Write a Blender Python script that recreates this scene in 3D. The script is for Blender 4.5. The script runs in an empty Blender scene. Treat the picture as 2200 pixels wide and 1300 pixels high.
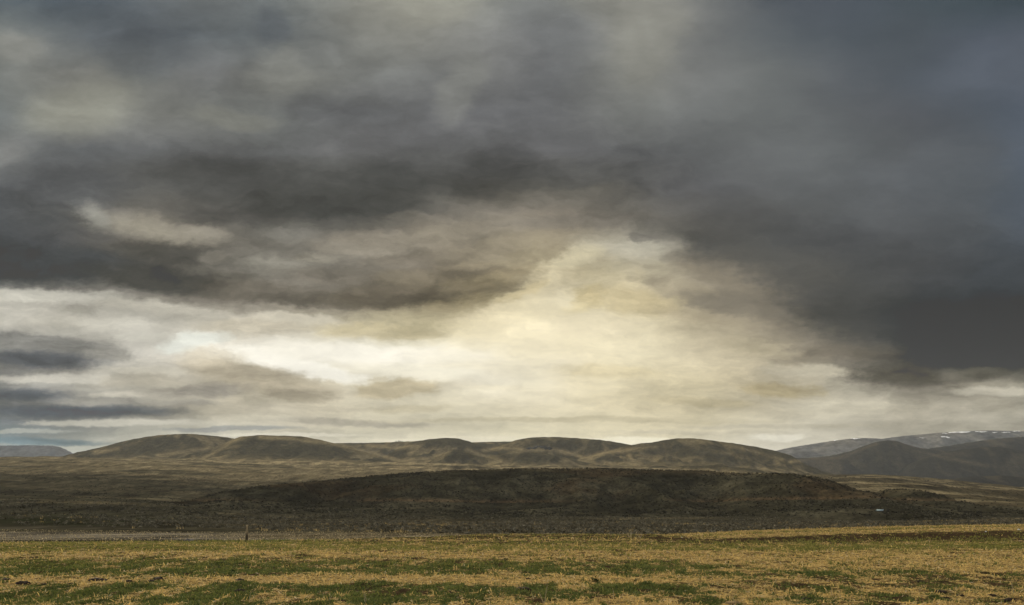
import bpy, math, random
import numpy as np
from mathutils import Vector

random.seed(7)
scene = bpy.context.scene
COL = scene.collection

# ------------------------------------------------------------------ camera
FPX = 2444.0                     # focal length in photograph pixels (2200 wide)
PITCH = math.atan((1116 - 650) / FPX)
CP, SP = math.cos(PITCH), math.sin(PITCH)
CAMZ = 1.7
cam_data = bpy.data.cameras.new("camera")
cam = bpy.data.objects.new("camera", cam_data)
COL.objects.link(cam)
cam.location = (0, 0, CAMZ)
cam.rotation_euler = (math.pi / 2 + PITCH, 0, 0)
cam_data.sensor_width = 36.0
cam_data.lens = 36.0 * FPX / 2200.0
cam_data.clip_start = 0.1
cam_data.clip_end = 80000
scene.camera = cam

scene.view_settings.view_transform = 'Standard'
scene.view_settings.look = 'None'
scene.view_settings.exposure = 0.0
scene.view_settings.gamma = 1.0
scene.render.film_transparent = False
scene.cycles.use_denoising = True
scene.cycles.max_bounces = 6
scene.cycles.diffuse_bounces = 2
scene.cycles.volume_bounces = 0
scene.cycles.transparent_max_bounces = 8

# ------------------------------------------------------------------ sky
AIR = (0.46, 0.45, 0.44)
SUN_AZ = math.radians(-28)       # left of the view axis
SUN_EL = math.radians(25)
world = bpy.data.worlds.new("World")
scene.world = world
world.use_nodes = True
wt = world.node_tree
wt.nodes.clear()
WN, WL = wt.nodes, wt.links


class G:
    """small helper around one node tree"""
    def __init__(s, tree):
        s.t = tree

    def n(s, typ, ins=None, **kw):
        nd = s.t.nodes.new(typ)
        for k, v in kw.items():
            setattr(nd, k, v)
        for k, v in (ins or {}).items():
            s.put(nd.inputs[k], v)
        return nd

    def put(s, sock, v):
        if isinstance(v, bpy.types.NodeSocket):
            s.t.links.new(v, sock)
        else:
            sock.default_value = v

    def math(s, op, a, b=0.0, c=0.0, clamp=False):
        nd = s.n('ShaderNodeMath', operation=op, use_clamp=clamp)
        s.put(nd.inputs[0], a); s.put(nd.inputs[1], b)
        if op in ('MULTIPLY_ADD', 'SMOOTH_MAX', 'SMOOTH_MIN', 'WRAP', 'COMPARE'):
            s.put(nd.inputs[2], c)
        return nd.outputs[0]

    def vmath(s, op, a, b=None, scale=None):
        nd = s.n('ShaderNodeVectorMath', operation=op)
        s.put(nd.inputs[0], a)
        if b is not None: s.put(nd.inputs[1], b)
        if scale is not None: s.put(nd.inputs['Scale'], scale)
        return nd.outputs[0] if op not in ('DOT_PRODUCT', 'LENGTH') else nd.outputs['Value']

    def mix(s, f, a, b, blend='MIX'):
        nd = s.n('ShaderNodeMix', data_type='RGBA', blend_type=blend)
        s.put(nd.inputs[0], f); s.put(nd.inputs[6], a); s.put(nd.inputs[7], b)
        return nd.outputs[2]

    def rng(s, v, a, b, c=0.0, d=1.0, smooth=False):
        nd = s.n('ShaderNodeMapRange', interpolation_type='SMOOTHSTEP' if smooth else 'LINEAR')
        s.put(nd.inputs[0], v)
        for i, x in enumerate((a, b, c, d)): s.put(nd.inputs[i + 1], x)
        return nd.outputs[0]

    def noise(s, vec, scale, detail=4, rough=0.5, color=False, dist=0.0):
        nd = s.n('ShaderNodeTexNoise', noise_dimensions='3D')
        if vec is not None: s.put(nd.inputs['Vector'], vec)
        nd.inputs['Scale'].default_value = scale
        nd.inputs['Detail'].default_value = detail
        nd.inputs['Roughness'].default_value = rough
        nd.inputs['Distortion'].default_value = dist
        return nd.outputs['Color'] if color else nd.outputs['Fac']


g = G(wt)
tc = g.n('ShaderNodeTexCoord')
sep = g.n('ShaderNodeSeparateXYZ', {0: tc.outputs['Generated']})
dx, dy, dz = sep.outputs
yy = g.math('MAXIMUM', dy, 0.25)
R_ = g.math('DIVIDE', dz, yy)
den = g.math('MULTIPLY_ADD', R_, SP, CP)
Uq = g.math('DIVIDE', g.math('DIVIDE', dx, yy), den)
Vq = g.math('DIVIDE', g.math('MULTIPLY_ADD', R_, CP, -SP), den)
# sky coordinates in hundredths: 0..22 across, 0..11 down to the horizon
sx = g.math('MULTIPLY_ADD', Uq, FPX / 100, 11.0)
sy = g.math('MULTIPLY_ADD', Vq, -FPX / 100, 6.5)
P0 = g.n('ShaderNodeCombineXYZ', {0: sx, 1: sy}).outputs[0]
# height above the horizon, used to flatten the cloud forms far away
far = g.rng(sy, 2.0, 9.6, 1.0, 0.22)
na = g.vmath('MULTIPLY', P0, (1.0, 1.9, 1.0))
w1 = g.vmath('SUBTRACT', g.noise(na, 0.22, 8, 0.58, True), (0.5, 0.5, 0.5))
w1 = g.vmath('MULTIPLY', w1, (1.7, 0.85, 0.0))
w2 = g.vmath('SUBTRACT', g.noise(g.vmath('ADD', na, (31.0, 7.0, 2.0)), 1.1, 6, 0.55, True), (0.5, 0.5, 0.5))
w2 = g.vmath('MULTIPLY', w2, (0.95, 0.55, 0.0))
w2 = g.vmath('SCALE', w2, scale=g.rng(sy, 2.5, 5.5, 0.5, 1.0))
w3 = g.vmath('SUBTRACT', g.noise(g.vmath('ADD', na, (5.0, 17.0, 3.0)), 4.2, 5, 0.6, True), (0.5, 0.5, 0.5))
w3 = g.vmath('SCALE', g.vmath('MULTIPLY', w3, (0.58, 0.36, 0.0)), scale=g.rng(sy, 4.0, 6.0, 0.3, 1.0))
ws = g.vmath('ADD', g.vmath('ADD', w1, w2), w3)
ws = g.vmath('MULTIPLY', ws, g.n('ShaderNodeCombineXYZ', {0: 1.0, 1: far, 2: 0.0}).outputs[0])
P1 = g.vmath('ADD', P0, ws)
s1 = g.n('ShaderNodeSeparateXYZ', {0: P1})
wx, wy = s1.outputs[0], s1.outputs[1]

XS = [0, 150, 300, 450, 600, 750, 900, 1050, 1200, 1350, 1500, 1650, 1800, 1950, 2100, 2200]
ROWS = {
0: "84,98,110 76,87,99 88,96,104 108,114,118 112,118,120 135,136,130 158,157,146 135,137,133 130,132,128 138,137,130 118,120,120 84,90,98 78,86,98 72,82,92 66,78,88 62,74,84",
80: "122,126,124 95,102,108 84,91,100 94,101,107 98,104,108 128,130,127 140,140,134 128,129,128 118,120,122 136,136,130 122,124,124 92,98,104 80,88,98 76,84,94 78,86,100 80,88,102",
160: "120,124,122 126,127,123 120,122,118 108,110,112 128,129,125 124,126,124 120,122,122 118,119,120 108,110,113 128,129,125 122,124,124 104,108,110 88,93,100 78,85,95 84,92,106 84,92,106",
240: "108,114,116 130,130,121 118,119,115 118,120,117 110,113,113 98,99,102 100,101,104 98,99,103 98,99,102 115,117,116 116,119,120 108,112,114 96,100,105 86,90,98 80,88,100 82,92,108",
320: "122,125,126 92,95,99 92,94,97 94,95,97 92,93,95 95,95,97 92,92,95 92,92,94 94,94,97 98,99,102 102,104,107 102,105,108 96,100,104 90,94,100 84,90,99 82,92,108",
400: "84,87,92 84,85,88 84,84,84 80,80,80 78,78,77 80,80,78 82,82,80 90,88,84 98,96,92 92,91,90 90,90,93 92,94,97 94,97,101 92,96,102 86,92,100 82,91,104",
460: "72,75,80 92,92,92 110,106,100 96,93,89 80,79,77 82,81,79 100,96,90 122,115,104 128,119,106 110,105,97 92,90,88 88,88,89 88,90,93 88,91,96 84,89,96 80,88,100",
520: "66,69,74 76,76,78 100,95,88 106,101,93 122,117,108 122,116,106 130,121,106 128,119,103 150,138,114 182,174,154 100,97,92 84,84,84 80,81,84 82,84,88 80,84,90 78,84,93",
580: "58,62,66 68,69,70 78,77,75 100,96,90 122,117,108 118,112,102 115,107,95 126,115,95 196,181,146 208,194,160 155,144,124 100,96,90 82,82,82 76,77,80 70,73,78 70,74,80",
640: "176,172,162 160,155,146 135,130,121 112,106,97 105,99,90 105,98,87 116,106,88 158,144,112 228,215,182 190,176,142 150,139,117 112,106,97 85,84,82 72,73,75 62,65,69 60,63,67",
700: "205,200,189 190,185,173 205,200,188 200,193,178 195,186,168 200,189,162 210,197,160 228,214,180 235,222,188 225,212,178 180,168,142 150,140,122 95,92,87 66,67,69 56,58,61 54,57,60",
760: "125,124,122 130,127,122 205,200,190 215,208,195 236,231,218 240,235,222 240,234,218 238,227,200 236,222,188 230,218,186 215,202,172 185,173,148 120,113,102 68,67,66 60,61,62 58,60,62",
820: "128,128,126 160,156,147 190,183,168 170,162,146 190,180,158 215,206,184 222,212,188 235,226,204 230,218,188 220,207,174 205,192,160 190,178,152 180,172,154 110,105,96 130,124,112 150,144,130",
880: "100,103,107 108,109,110 130,127,120 175,167,150 185,176,157 205,195,172 205,196,172 222,211,184 222,210,180 215,202,170 205,193,163 195,185,162 190,182,163 178,170,153 172,165,150 165,159,145",
930: "108,120,126 135,138,135 175,172,160 190,186,172 190,183,166 195,188,168 200,192,170 210,201,175 212,202,174 210,199,170 200,190,165 200,192,172 190,183,167 175,168,153 165,159,145 160,154,141",
970: "160,166,164 182,182,173 210,204,190 208,202,186 208,201,184 212,205,186 216,208,187 222,213,190 225,215,190 228,219,194 216,208,186 214,207,190 195,188,172 180,173,158 170,164,150 165,159,146",
}
ufac = g.math('DIVIDE', wx, 22.0)
ufac = g.math('PINGPONG', g.math('ADD', ufac, 0.0), 1.0)
prev = None
acc = None
for yrow in sorted(ROWS):
    cols = [tuple(int(c) / 255 for c in e.split(',')) for e in ROWS[yrow].split()]
    cr = g.n('ShaderNodeValToRGB')
    cr.color_ramp.interpolation = 'CARDINAL'
    els = cr.color_ramp.elements
    while len(els) < len(XS): els.new(0.5)
    for e, xx, cc in zip(els, XS, cols):
        e.position = xx / 2200.0
    for e, xx, cc in zip(els, XS, cols):
        e.color = (*cc, 1.0)
    g.put(cr.inputs[0], ufac)
    if acc is None:
        acc = cr.outputs[0]
    else:
        f = g.rng(wy, prev / 100, yrow / 100)
        acc = g.mix(f, acc, cr.outputs[0])
    prev = yrow


def stroke(col, cx, cy, rx, ry, rgb, alpha=0.7, ang=0.0, hard=0.6):
    mp = g.n('ShaderNodeMapping', vector_type='TEXTURE')
    g.put(mp.inputs['Vector'], P1)
    mp.inputs['Location'].default_value = (cx / 100, cy / 100, 0)
    mp.inputs['Rotation'].default_value = (0, 0, math.radians(ang))
    mp.inputs['Scale'].default_value = (rx / 100, ry / 100, 1)
    gr = g.n('ShaderNodeTexGradient', {0: mp.outputs[0]}, gradient_type='SPHERICAL')
    f = g.rng(gr.outputs['Fac'], 0.0, hard, 0.0, alpha, True)
    return g.mix(f, col, (rgb[0] / 255, rgb[1] / 255, rgb[2] / 255, 1))


STROKES = [
 # upper left
 (20, 105, 110, 45, (142, 142, 136), .6, 8), (605, 150, 70, 80, (142, 143, 137), .6, 30),
 (170, 235, 170, 75, (138, 138, 126), .6, -8), (20, 335, 90, 70, (136, 137, 136), .7, 0, 1.0),
 (300, 120, 150, 70, (82, 89, 98), .5, 10), (985, 190, 60, 110, (136, 137, 131), .5, 20),
 (500, 250, 120, 30, (132, 132, 122), .5, 5), (790, 250, 90, 25, (112, 114, 118), .4, 0),
 (1180, 60, 150, 70, (112, 115, 118), .5, 30), (1390, 90, 110, 130, (142, 141, 132), .6, 10),
 (680, 230, 130, 40, (94, 95, 99), .5, 10), (590, 60, 60, 60, (88, 95, 104), .6, 0),
 (930, 10, 120, 60, (168, 166, 152), .5, -10),
 # middle dark deck
 (620, 385, 480, 60, (78, 78, 77), .7, 2), (700, 440, 320, 45, (74, 74, 72), .7, 2),
 (130, 400, 180, 60, (78, 80, 84), .6, 5), (1050, 350, 300, 40, (88, 88, 88), .5, 4),
 (1180, 420, 200, 25, (120, 114, 104), .5, -6),
 # window streak on the left
 (320, 492, 220, 40, (180, 171, 152), .9, 10, .9), (185, 462, 60, 32, (168, 166, 156), .85, 25, .9),
 (420, 500, 90, 22, (160, 152, 137), .6, 6),
 (330, 545, 200, 30, (76, 74, 70), .85, 2), (500, 470, 160, 24, (80, 78, 76), .6, 8),
 (620, 502, 100, 34, (140, 137, 128), .6, 5, 1.0), (600, 567, 130, 38, (164, 159, 146), .75, 6, 1.0),
 (760, 535, 120, 30, (146, 137, 122), .6, 6), (470, 590, 130, 22, (122, 117, 107), .6, 5),
 (960, 500, 120, 30, (150, 140, 122), .6, -4), (900, 560, 160, 22, (112, 104, 91), .5, -5),
 (1000, 610, 120, 22, (176, 160, 122), .6, -10),
 (820, 520, 150, 30, (140, 131, 116), .6, 4), (700, 600, 100, 24, (122, 114, 102), .5, 8), (1050, 540, 150, 30, (142, 131, 110), .55, -8),
 (860, 598, 90, 20, (134, 123, 103), .5, -6), (930, 480, 80, 20, (132, 124, 111), .5, 0),
 (950, 612, 200, 42, (116, 106, 88), .7, 0, 1.0), (1070, 594, 110, 34, (146, 132, 104), .6, -12, 1.0), (1010, 650, 130, 24, (178, 163, 126), .6, -6, 1.0), (1080, 486, 110, 24, (142, 132, 116), .5, -4),
 (700, 480, 60, 16, (100, 97, 92), .5, 0), (870, 470, 70, 14, (116, 110, 100), .5, 0), (530, 600, 70, 14, (104, 99, 90), .5, 4),
 (470, 555, 60, 16, (128, 122, 111), .6, 0), (690, 560, 60, 18, (150, 143, 128), .6, 4), (990, 570, 80, 14, (150, 137, 112), .5, -8),
 # base of the dark slab
 (60, 565, 280, 55, (58, 61, 65), .9, 2), (330, 600, 220, 36, (76, 75, 72), .8, 6),
 (560, 632, 220, 34, (94, 88, 79), .85, 7), (830, 640, 200, 34, (106, 97, 83), .8, -3),
 (80, 636, 260, 22, (206, 202, 190), .8, 2), (360, 668, 200, 22, (198, 192, 178), .7, 7),
 (640, 690, 160, 16, (208, 200, 182), .7, 3), (190, 668, 55, 15, (160, 156, 145), .6, 0),
 (540, 708, 150, 26, (188, 178, 158), .6, 3), (830, 712, 180, 22, (210, 195, 156), .7, 2),
 # open white gap
 (405, 738, 95, 26, (230, 231, 222), .95, -6, .45), (480, 728, 60, 14, (216, 216, 206), .6, 0),
 (620, 782, 210, 27, (247, 242, 230), .97, 12, .4), (800, 760, 320, 30, (246, 240, 226), .9, 2),
 (1060, 770, 260, 60, (243, 233, 208), .5, 0), (880, 800, 180, 24, (240, 233, 214), .7, 6),
 # left banks
 (70, 745, 210, 36, (122, 121, 118), .9, 3, .5), (80, 774, 200, 24, (78, 81, 88), .9, 3, .7), (215, 762, 70, 16, (140, 137, 130), .6, 0),
 (120, 812, 230, 16, (196, 191, 180), .8, 0), (50, 846, 135, 18, (84, 89, 98), .9, 0, .7),
 (190, 862, 90, 12, (150, 146, 138), .6, 0),
 (150, 882, 270, 18, (80, 86, 96), .92, 0, .7), (230, 906, 260, 10, (196, 191, 178), .8, 0),
 (60, 924, 120, 8, (166, 168, 162), .8, 0), (70, 946, 190, 12, (104, 123, 133), .85, 2),
 (130, 963, 170, 7, (186, 186, 176), .8, -2), (40, 905, 60, 7, (100, 106, 114), .7, 0),
 (300, 728, 90, 12, (212, 208, 196), .6, 4), (330, 796, 130, 12, (210, 203, 187), .6, 2), (140, 716, 150, 12, (176, 172, 163), .6, 2),
 (250, 846, 90, 10, (196, 189, 174), .6, 0), (380, 866, 110, 10, (150, 145, 136), .7, 0), (700, 880, 130, 9, (176, 167, 148), .6, 2),
 (90, 826, 80, 8, (150, 148, 143), .6, 0), (950, 862, 90, 8, (214, 204, 180), .5, 0), (1060, 836, 120, 10, (226, 215, 188), .5, 0),
 # bank in the centre left
 (470, 768, 110, 30, (208, 199, 181), .8, 4), (560, 812, 230, 42, (184, 172, 150), .9, 12, .6),
 (430, 840, 170, 22, (142, 136, 127), .85, -2, .7), (300, 815, 120, 20, (176, 168, 152), .6, 0),
 (640, 850, 110, 20, (160, 150, 131), .85, 6, .6), (840, 838, 100, 24, (194, 180, 150), .9, -3, .4),
 (800, 815, 24, 10, (214, 203, 178), .8, 0), (880, 880, 90, 12, (192, 181, 154), .7, 0),
 (540, 880, 160, 16, (196, 187, 168), .7, 0), (740, 908, 260, 10, (160, 153, 140), .7, 2),
 (480, 922, 220, 7, (142, 143, 142), .8, 0), (620, 936, 240, 6, (222, 215, 198), .7, 0),
 (560, 898, 130, 10, (210, 202, 182), .6, 2),
 # glow and its veils
 (1165, 596, 140, 46, (228, 213, 176), .8, -38, 1.0), (1340, 528, 170, 40, (190, 183, 164), .7, 4, 1.0),
 (1230, 545, 90, 26, (208, 196, 162), .7, -20), (1120, 548, 110, 22, (150, 138, 112), .6, -12),
 (1260, 640, 70, 30, (208, 188, 136), .6, -30), (1350, 645, 150, 40, (182, 166, 128), .6, 6),
 (1100, 690, 200, 60, (238, 224, 188), .6, -12), (1220, 730, 260, 60, (240, 227, 194), .6, 0),
 (1300, 800, 160, 20, (216, 200, 160), .5, 2), (1430, 580, 130, 36, (186, 175, 150), .6, 14),
 # right-hand deck edge
 (1640, 640, 150, 34, (112, 106, 96), .5, 16), (1560, 600, 120, 26, (140, 130, 112), .5, 16), (1250, 470, 240, 22, (112, 106, 98), .5, -4),
 (1120, 625, 60, 20, (214, 196, 152), .7, -30), (1280, 700, 140, 40, (236, 222, 190), .5, 0), (1580, 760, 150, 30, (206, 193, 164), .5, 6),
 (1385, 500, 50, 14, (112, 108, 101), .6, 6), (1520, 520, 130, 34, (88, 87, 85), .7, 20, 1.0),
 (1660, 560, 180, 60, (88, 87, 85), .6, 24, 1.0), (1560, 610, 170, 50, (128, 119, 104), .6, 16, 1.0), (1460, 612, 120, 26, (150, 139, 118), .7, 12),
 (1490, 680, 150, 26, (150, 138, 116), .6, 10, 1.0), (1560, 655, 140, 26, (118, 111, 99), .7, 12),
 (1860, 680, 260, 80, (72, 72, 72), .7, 16), (2080, 700, 260, 100, (56, 58, 61), .8, 6),
 (1800, 760, 240, 30, (106, 99, 88), .7, -2, 1.0), (2150, 775, 200, 30, (62, 62, 62), .9, 0),
 (1760, 798, 110, 18, (198, 189, 168), .8, 2), (1640, 745, 120, 22, (196, 183, 154), .6, 10),
 (1925, 810, 135, 34, (80, 76, 69), .95, 2, .7), (2090, 806, 110, 20, (100, 96, 87), .85, -4, .6),
 (2050, 835, 50, 8, (104, 99, 88), .6, 0), (2130, 842, 140, 14, (188, 181, 165), .8, 0),
 (1680, 836, 110, 22, (176, 161, 127), .85, 3, .6), (1500, 862, 150, 14, (196, 182, 148), .6, 3),
 (2150, 872, 80, 20, (158, 151, 136), .6, 6), (1800, 870, 160, 14, (200, 192, 172), .6, 0),
 (1250, 905, 520, 8, (192, 181, 152), .6, 0), (1700, 916, 260, 7, (180, 172, 153), .6, 0),
 (1340, 948, 190, 10, (238, 230, 206), .8, 0), (1690, 940, 70, 12, (224, 218, 202), .8, 0),
 (1000, 946, 300, 7, (226, 217, 194), .6, 0), (1500, 930, 260, 6, (190, 181, 160), .6, 0),
]
for st in STROKES:
    a = (st[0], st[1], st[2], st[3], st[4])
    acc = stroke(acc, *a, alpha=st[5], ang=st[6], hard=(st[7] if len(st) > 7 else 0.6))

# billow texture on the cloud bases
tex = g.noise(g.vmath('MULTIPLY', P1, (1.0, 2.0, 1.0)), 0.5, 9, 0.5)
tex2 = g.noise(g.vmath('ADD', g.vmath('MULTIPLY', P1, (1.0, 2.6, 1.0)), (9.0, 4.0, 6.0)), 2.4, 7, 0.62)
tm = g.rng(tex, 0.3, 0.7, 0.87, 1.06)
tex2 = g.math('MULTIPLY', g.rng(tex2, 0.3, 0.7, -0.06, 0.06), g.rng(sy, 2.0, 6.0, 0.35, 1.0))
tm = g.math('ADD', tm, tex2)
lumv = g.n('ShaderNodeSeparateColor', {0: acc}).outputs[1]
tm = g.math('ADD', 1.0, g.math('MULTIPLY', g.math('SUBTRACT', tm, 1.0), g.rng(lumv, 0.5, 0.95, 1.0, 0.30)))
# cloud relief: the side of each billow turned to the light is brighter, its base darker
dzc = g.math('ADD', g.math('MAXIMUM', dz, 0.0), 0.13)
pe = g.n('ShaderNodeCombineXYZ', {0: g.math('DIVIDE', dx, dzc), 1: g.math('DIVIDE', dy, dzc)}).outputs[0]
pe = g.vmath('ADD', pe, g.vmath('MULTIPLY', w2, (0.22, 0.55, 0.0)))
e1 = g.noise(pe, 1.9, 9, 0.61)
e2 = g.noise(g.vmath('ADD', pe, (0.05, 0.16, 0.0)), 1.9, 9, 0.61)
emb = g.math('SUBTRACT', e1, e2)
emb = g.math('MULTIPLY', emb, g.rng(sy, 1.5, 6.0, 0.45, 0.95))
emb = g.math('ADD', emb, g.math('MULTIPLY', g.math('SUBTRACT', e1, 0.5), 0.22))
smooth_r = g.math('MULTIPLY', g.rng(sx, 13.0, 16.0, 0, 1, True), g.rng(sy, 8.2, 7.0, 0, 1, True))
smooth_r = g.math('MULTIPLY_ADD', smooth_r, -0.6, 1.0)
emb = g.math('MULTIPLY', emb, g.math('MULTIPLY', smooth_r, g.rng(sy, 7.8, 9.2, 1.0, 0.45)))
tm = g.math('ADD', 1.0, g.math('MULTIPLY', g.math('SUBTRACT', tm, 1.0), smooth_r))
tm = g.math('ADD', tm, g.math('MULTIPLY', emb, g.rng(lumv, 0.5, 0.92, 1.0, 0.30)))
acc = g.vmath('SCALE', acc, scale=tm)
hs = g.n('ShaderNodeHueSaturation', {'Saturation': g.rng(sy, 3.0, 7.0, 0.76, 0.92), 'Color': acc})
acc = g.vmath('MULTIPLY', hs.outputs[0], (1.0, 1.0, 0.985))
# unseen cloud overhead and behind, made brighter to light the ground
hi = g.math('MAXIMUM', g.rng(dz, 0.50, 0.80, 0, 1, True), g.rng(dy, 0.45, -0.1, 0, 1, True), clamp=True)
over = g.n('ShaderNodeValToRGB')
over.color_ramp.elements[0].position = 0.3; over.color_ramp.elements[0].color = (0.60, 0.615, 0.65, 1)
over.color_ramp.elements[1].position = 0.7; over.color_ramp.elements[1].color = (0.84, 0.83, 0.80, 1)
g.put(over.inputs[0], g.noise(tc.outputs['Generated'], 2.2, 6, 0.6))
acc = g.mix(hi, acc, over.outputs[0])
lin = g.n('ShaderNodeGamma', {0: acc, 1: 2.2}).outputs[0]
# the air in front of the clouds (the haze box) veils them a little: the clouds themselves are that much darker
tau = g.math('DIVIDE', 2.0e-5 * 678, g.math('MAXIMUM', dz, 0.055))
trn = g.math('POWER', 2.71828, g.math('MULTIPLY', tau, -1.0))
veil = g.vmath('SCALE', (AIR[0], AIR[1], AIR[2]), scale=g.math('SUBTRACT', 1.0, trn))
lin = g.vmath('SCALE', g.vmath('MAXIMUM', g.vmath('SUBTRACT', lin, veil), (0.012, 0.012, 0.014)), scale=g.math('DIVIDE', 1.0, trn))
cloud = g.vmath('SCALE', lin, scale=10.0)          # times the 0.1 background strength
skyt = g.n('ShaderNodeTexSky', sky_type='NISHITA', sun_disc=False)
skyt.sun_elevation = SUN_EL
skyt.sun_rotation = SUN_AZ
cover = g.math('MULTIPLY_ADD', hi, -0.05, 0.997)    # nearly closed cloud, a little clear sky through it
final = g.mix(cover, skyt.outputs[0], cloud)
bg = g.n('ShaderNodeBackground', {0: final, 1: 0.1})
wo = g.n('ShaderNodeOutputWorld', {0: bg.outputs[0]})
world.cycles.sampling_method = 'MANUAL'
world.cycles.sample_map_resolution = 512

# ------------------------------------------------------------------ sun
sun_d = bpy.data.lights.new("sun", 'SUN')
sun_d.energy = 5.0
sun_d.angle = math.radians(6)
sun_d.color = (1.0, 0.87, 0.61)
sun = bpy.data.objects.new("sun", sun_d)
COL.objects.link(sun)
sdir = Vector((math.sin(SUN_AZ) * math.cos(SUN_EL), math.cos(SUN_AZ) * math.cos(SUN_EL), math.sin(SUN_EL)))
sun.rotation_euler = sdir.to_track_quat('Z', 'Y').to_euler()
sun.location = (0, 0, 50)

# ------------------------------------------------------------------ numeric helpers
def pix(px, py, Y):
    """world point seen at photograph pixel (px, py) at depth Y"""
    u = (np.asarray(px, float) - 1100) / FPX
    v = (650 - np.asarray(py, float)) / FPX
    k = Y / (CP - v * SP)
    return u * k, Y + 0 * k, CAMZ + (SP + v * CP) * k


def _hash(ix, iy, seed):
    h = (ix.astype(np.int64) * 374761393 + iy.astype(np.int64) * 668265263 + seed * 1442695041) & 0xFFFFFFFF
    h = ((h ^ (h >> 13)) * 1274126177) & 0xFFFFFFFF
    h = (h ^ (h >> 16)) & 0xFFFFFFFF
    return h


def perlin(x, y, seed=0):
    x = np.asarray(x, float); y = np.asarray(y, float)
    x0 = np.floor(x); y0 = np.floor(y)
    fx = x - x0; fy = y - y0
    u = fx * fx * fx * (fx * (fx * 6 - 15) + 10); v = fy * fy * fy * (fy * (fy * 6 - 15) + 10)
    out = 0
    for i in (0, 1):
        for j in (0, 1):
            a = _hash(x0 + i, y0 + j, seed) * (2 * math.pi / 4294967296.0)
            d = np.cos(a) * (fx - i) + np.sin(a) * (fy - j)
            out = out + d * (u if i else 1 - u) * (v if j else 1 - v)
    return out * 1.5


def fbm(x, y, seed=0, octs=5, gain=0.5):
    s = 0; a = 1.0; t = 0
    for o in range(octs):
        s = s + a * perlin(x * 2 ** o + 17.3 * o, y * 2 ** o - 9.1 * o, seed + o)
        t += a; a *= gain
    return s / t


def sstep(x, a, b):
    t = np.clip((x - a) / (b - a), 0, 1)
    return t * t * (3 - 2 * t)


def mesh_np(name, verts, quads, tris=None, mat=None, smooth=True, attrs=None, link=True):
    me = bpy.data.meshes.new(name)
    verts = np.ascontiguousarray(verts, dtype=np.float32)
    me.vertices.add(len(verts))
    me.vertices.foreach_set('co', verts.ravel())
    fl = []; starts = []; n0 = 0
    if quads is not None and len(quads):
        fl.append(quads.ravel()); starts.append(np.arange(len(quads)) * 4); n0 = len(quads) * 4
    if tris is not None and len(tris):
        fl.append(tris.ravel()); starts.append(n0 + np.arange(len(tris)) * 3)
    loops = np.concatenate(fl).astype(np.int32); st = np.concatenate(starts).astype(np.int32)
    me.loops.add(len(loops)); me.loops.foreach_set('vertex_index', loops)
    me.polygons.add(len(st)); me.polygons.foreach_set('loop_start', st)
    if smooth: me.polygons.foreach_set('use_smooth', np.ones(len(st), bool))
    me.update(calc_edges=True)
    for k, arr in (attrs or {}).items():
        if arr.ndim == 2:
            at = me.attributes.new(k, 'FLOAT_COLOR', 'POINT')
            c4 = np.ones((len(arr), 4), np.float32); c4[:, :3] = arr
            at.data.foreach_set('color', c4.ravel())
        else:
            at = me.attributes.new(k, 'FLOAT', 'POINT')
            at.data.foreach_set('value', arr.astype(np.float32))
    if mat: me.materials.append(mat)
    ob = bpy.data.objects.new(name, me)
    if link: COL.objects.link(ob)
    return ob


def grid_faces(nr, nc):
    i = np.arange(nr - 1)[:, None] * nc + np.arange(nc - 1)[None, :]
    i = i.ravel()
    return np.stack([i, i + 1, i + nc + 1, i + nc], 1)


def tag(o, label=None, cat=None, group=None, kind=None):
    if label: o['label'] = label
    if cat: o['category'] = cat
    if group: o['group'] = group
    if kind: o['kind'] = kind
    return o


# ------------------------------------------------------------------ materials
def mat_terrain(name, scales, contrast=0.5, bump=0.0, bscale=1.0, stretch=(1, 1, 1)):
    """pigment attribute times vegetation-sized mottling"""
    m = bpy.data.materials.new(name); m.use_nodes = True
    h = G(m.node_tree); m.node_tree.nodes.clear()
    at = h.n('ShaderNodeAttribute', attribute_name='pigment')
    tcn = h.n('ShaderNodeTexCoord')
    vec = h.vmath('MULTIPLY', tcn.outputs['Object'], stretch)
    f = None
    for i, sc in enumerate(scales):
        nz = h.noise(vec, sc, 5, 0.65)
        k = h.rng(nz, 0.32, 0.68, 1 - contrast, 1 + contrast)
        f = k if f is None else h.math('MULTIPLY', f, k)
    col = h.vmath('SCALE', at.outputs['Color'], scale=f)
    b = h.n('ShaderNodeBsdfDiffuse', {'Color': col, 'Roughness': 0.6})
    if bump:
        bn = h.n('ShaderNodeBump', {'Height': h.noise(tcn.outputs['Object'], bscale, 6, 0.6)})
        bn.inputs['Strength'].default_value = 1.0
        bn.inputs['Distance'].default_value = bump
        m.node_tree.links.new(bn.outputs[0], b.inputs['Normal'])
    o = h.n('ShaderNodeOutputMaterial', {0: b.outputs[0]})
    return m


def mat_attr(name, rough=0.8, trans=0.0, vary=0.25, nscale=3.0):
    m = bpy.data.materials.new(name); m.use_nodes = True
    h = G(m.node_tree); m.node_tree.nodes.clear()
    at = h.n('ShaderNodeAttribute', attribute_name='pigment')
    tcn = h.n('ShaderNodeTexCoord')
    k = h.rng(h.noise(tcn.outputs['Object'], nscale, 3, 0.6), 0.3, 0.7, 1 - vary, 1 + vary)
    col = h.vmath('SCALE', at.outputs['Color'], scale=k)
    b = h.n('ShaderNodeBsdfPrincipled', {'Base Color': col, 'Roughness': rough})
    b.inputs['Specular IOR Level'].default_value = 0.03
    out = b.outputs[0]
    if trans:
        t = h.n('ShaderNodeBsdfTranslucent', {'Color': col})
        mx = h.n('ShaderNodeMixShader', {0: trans, 1: out, 2: t.outputs[0]})
        out = mx.outputs[0]
    h.n('ShaderNodeOutputMaterial', {0: out})
    return m


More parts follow.
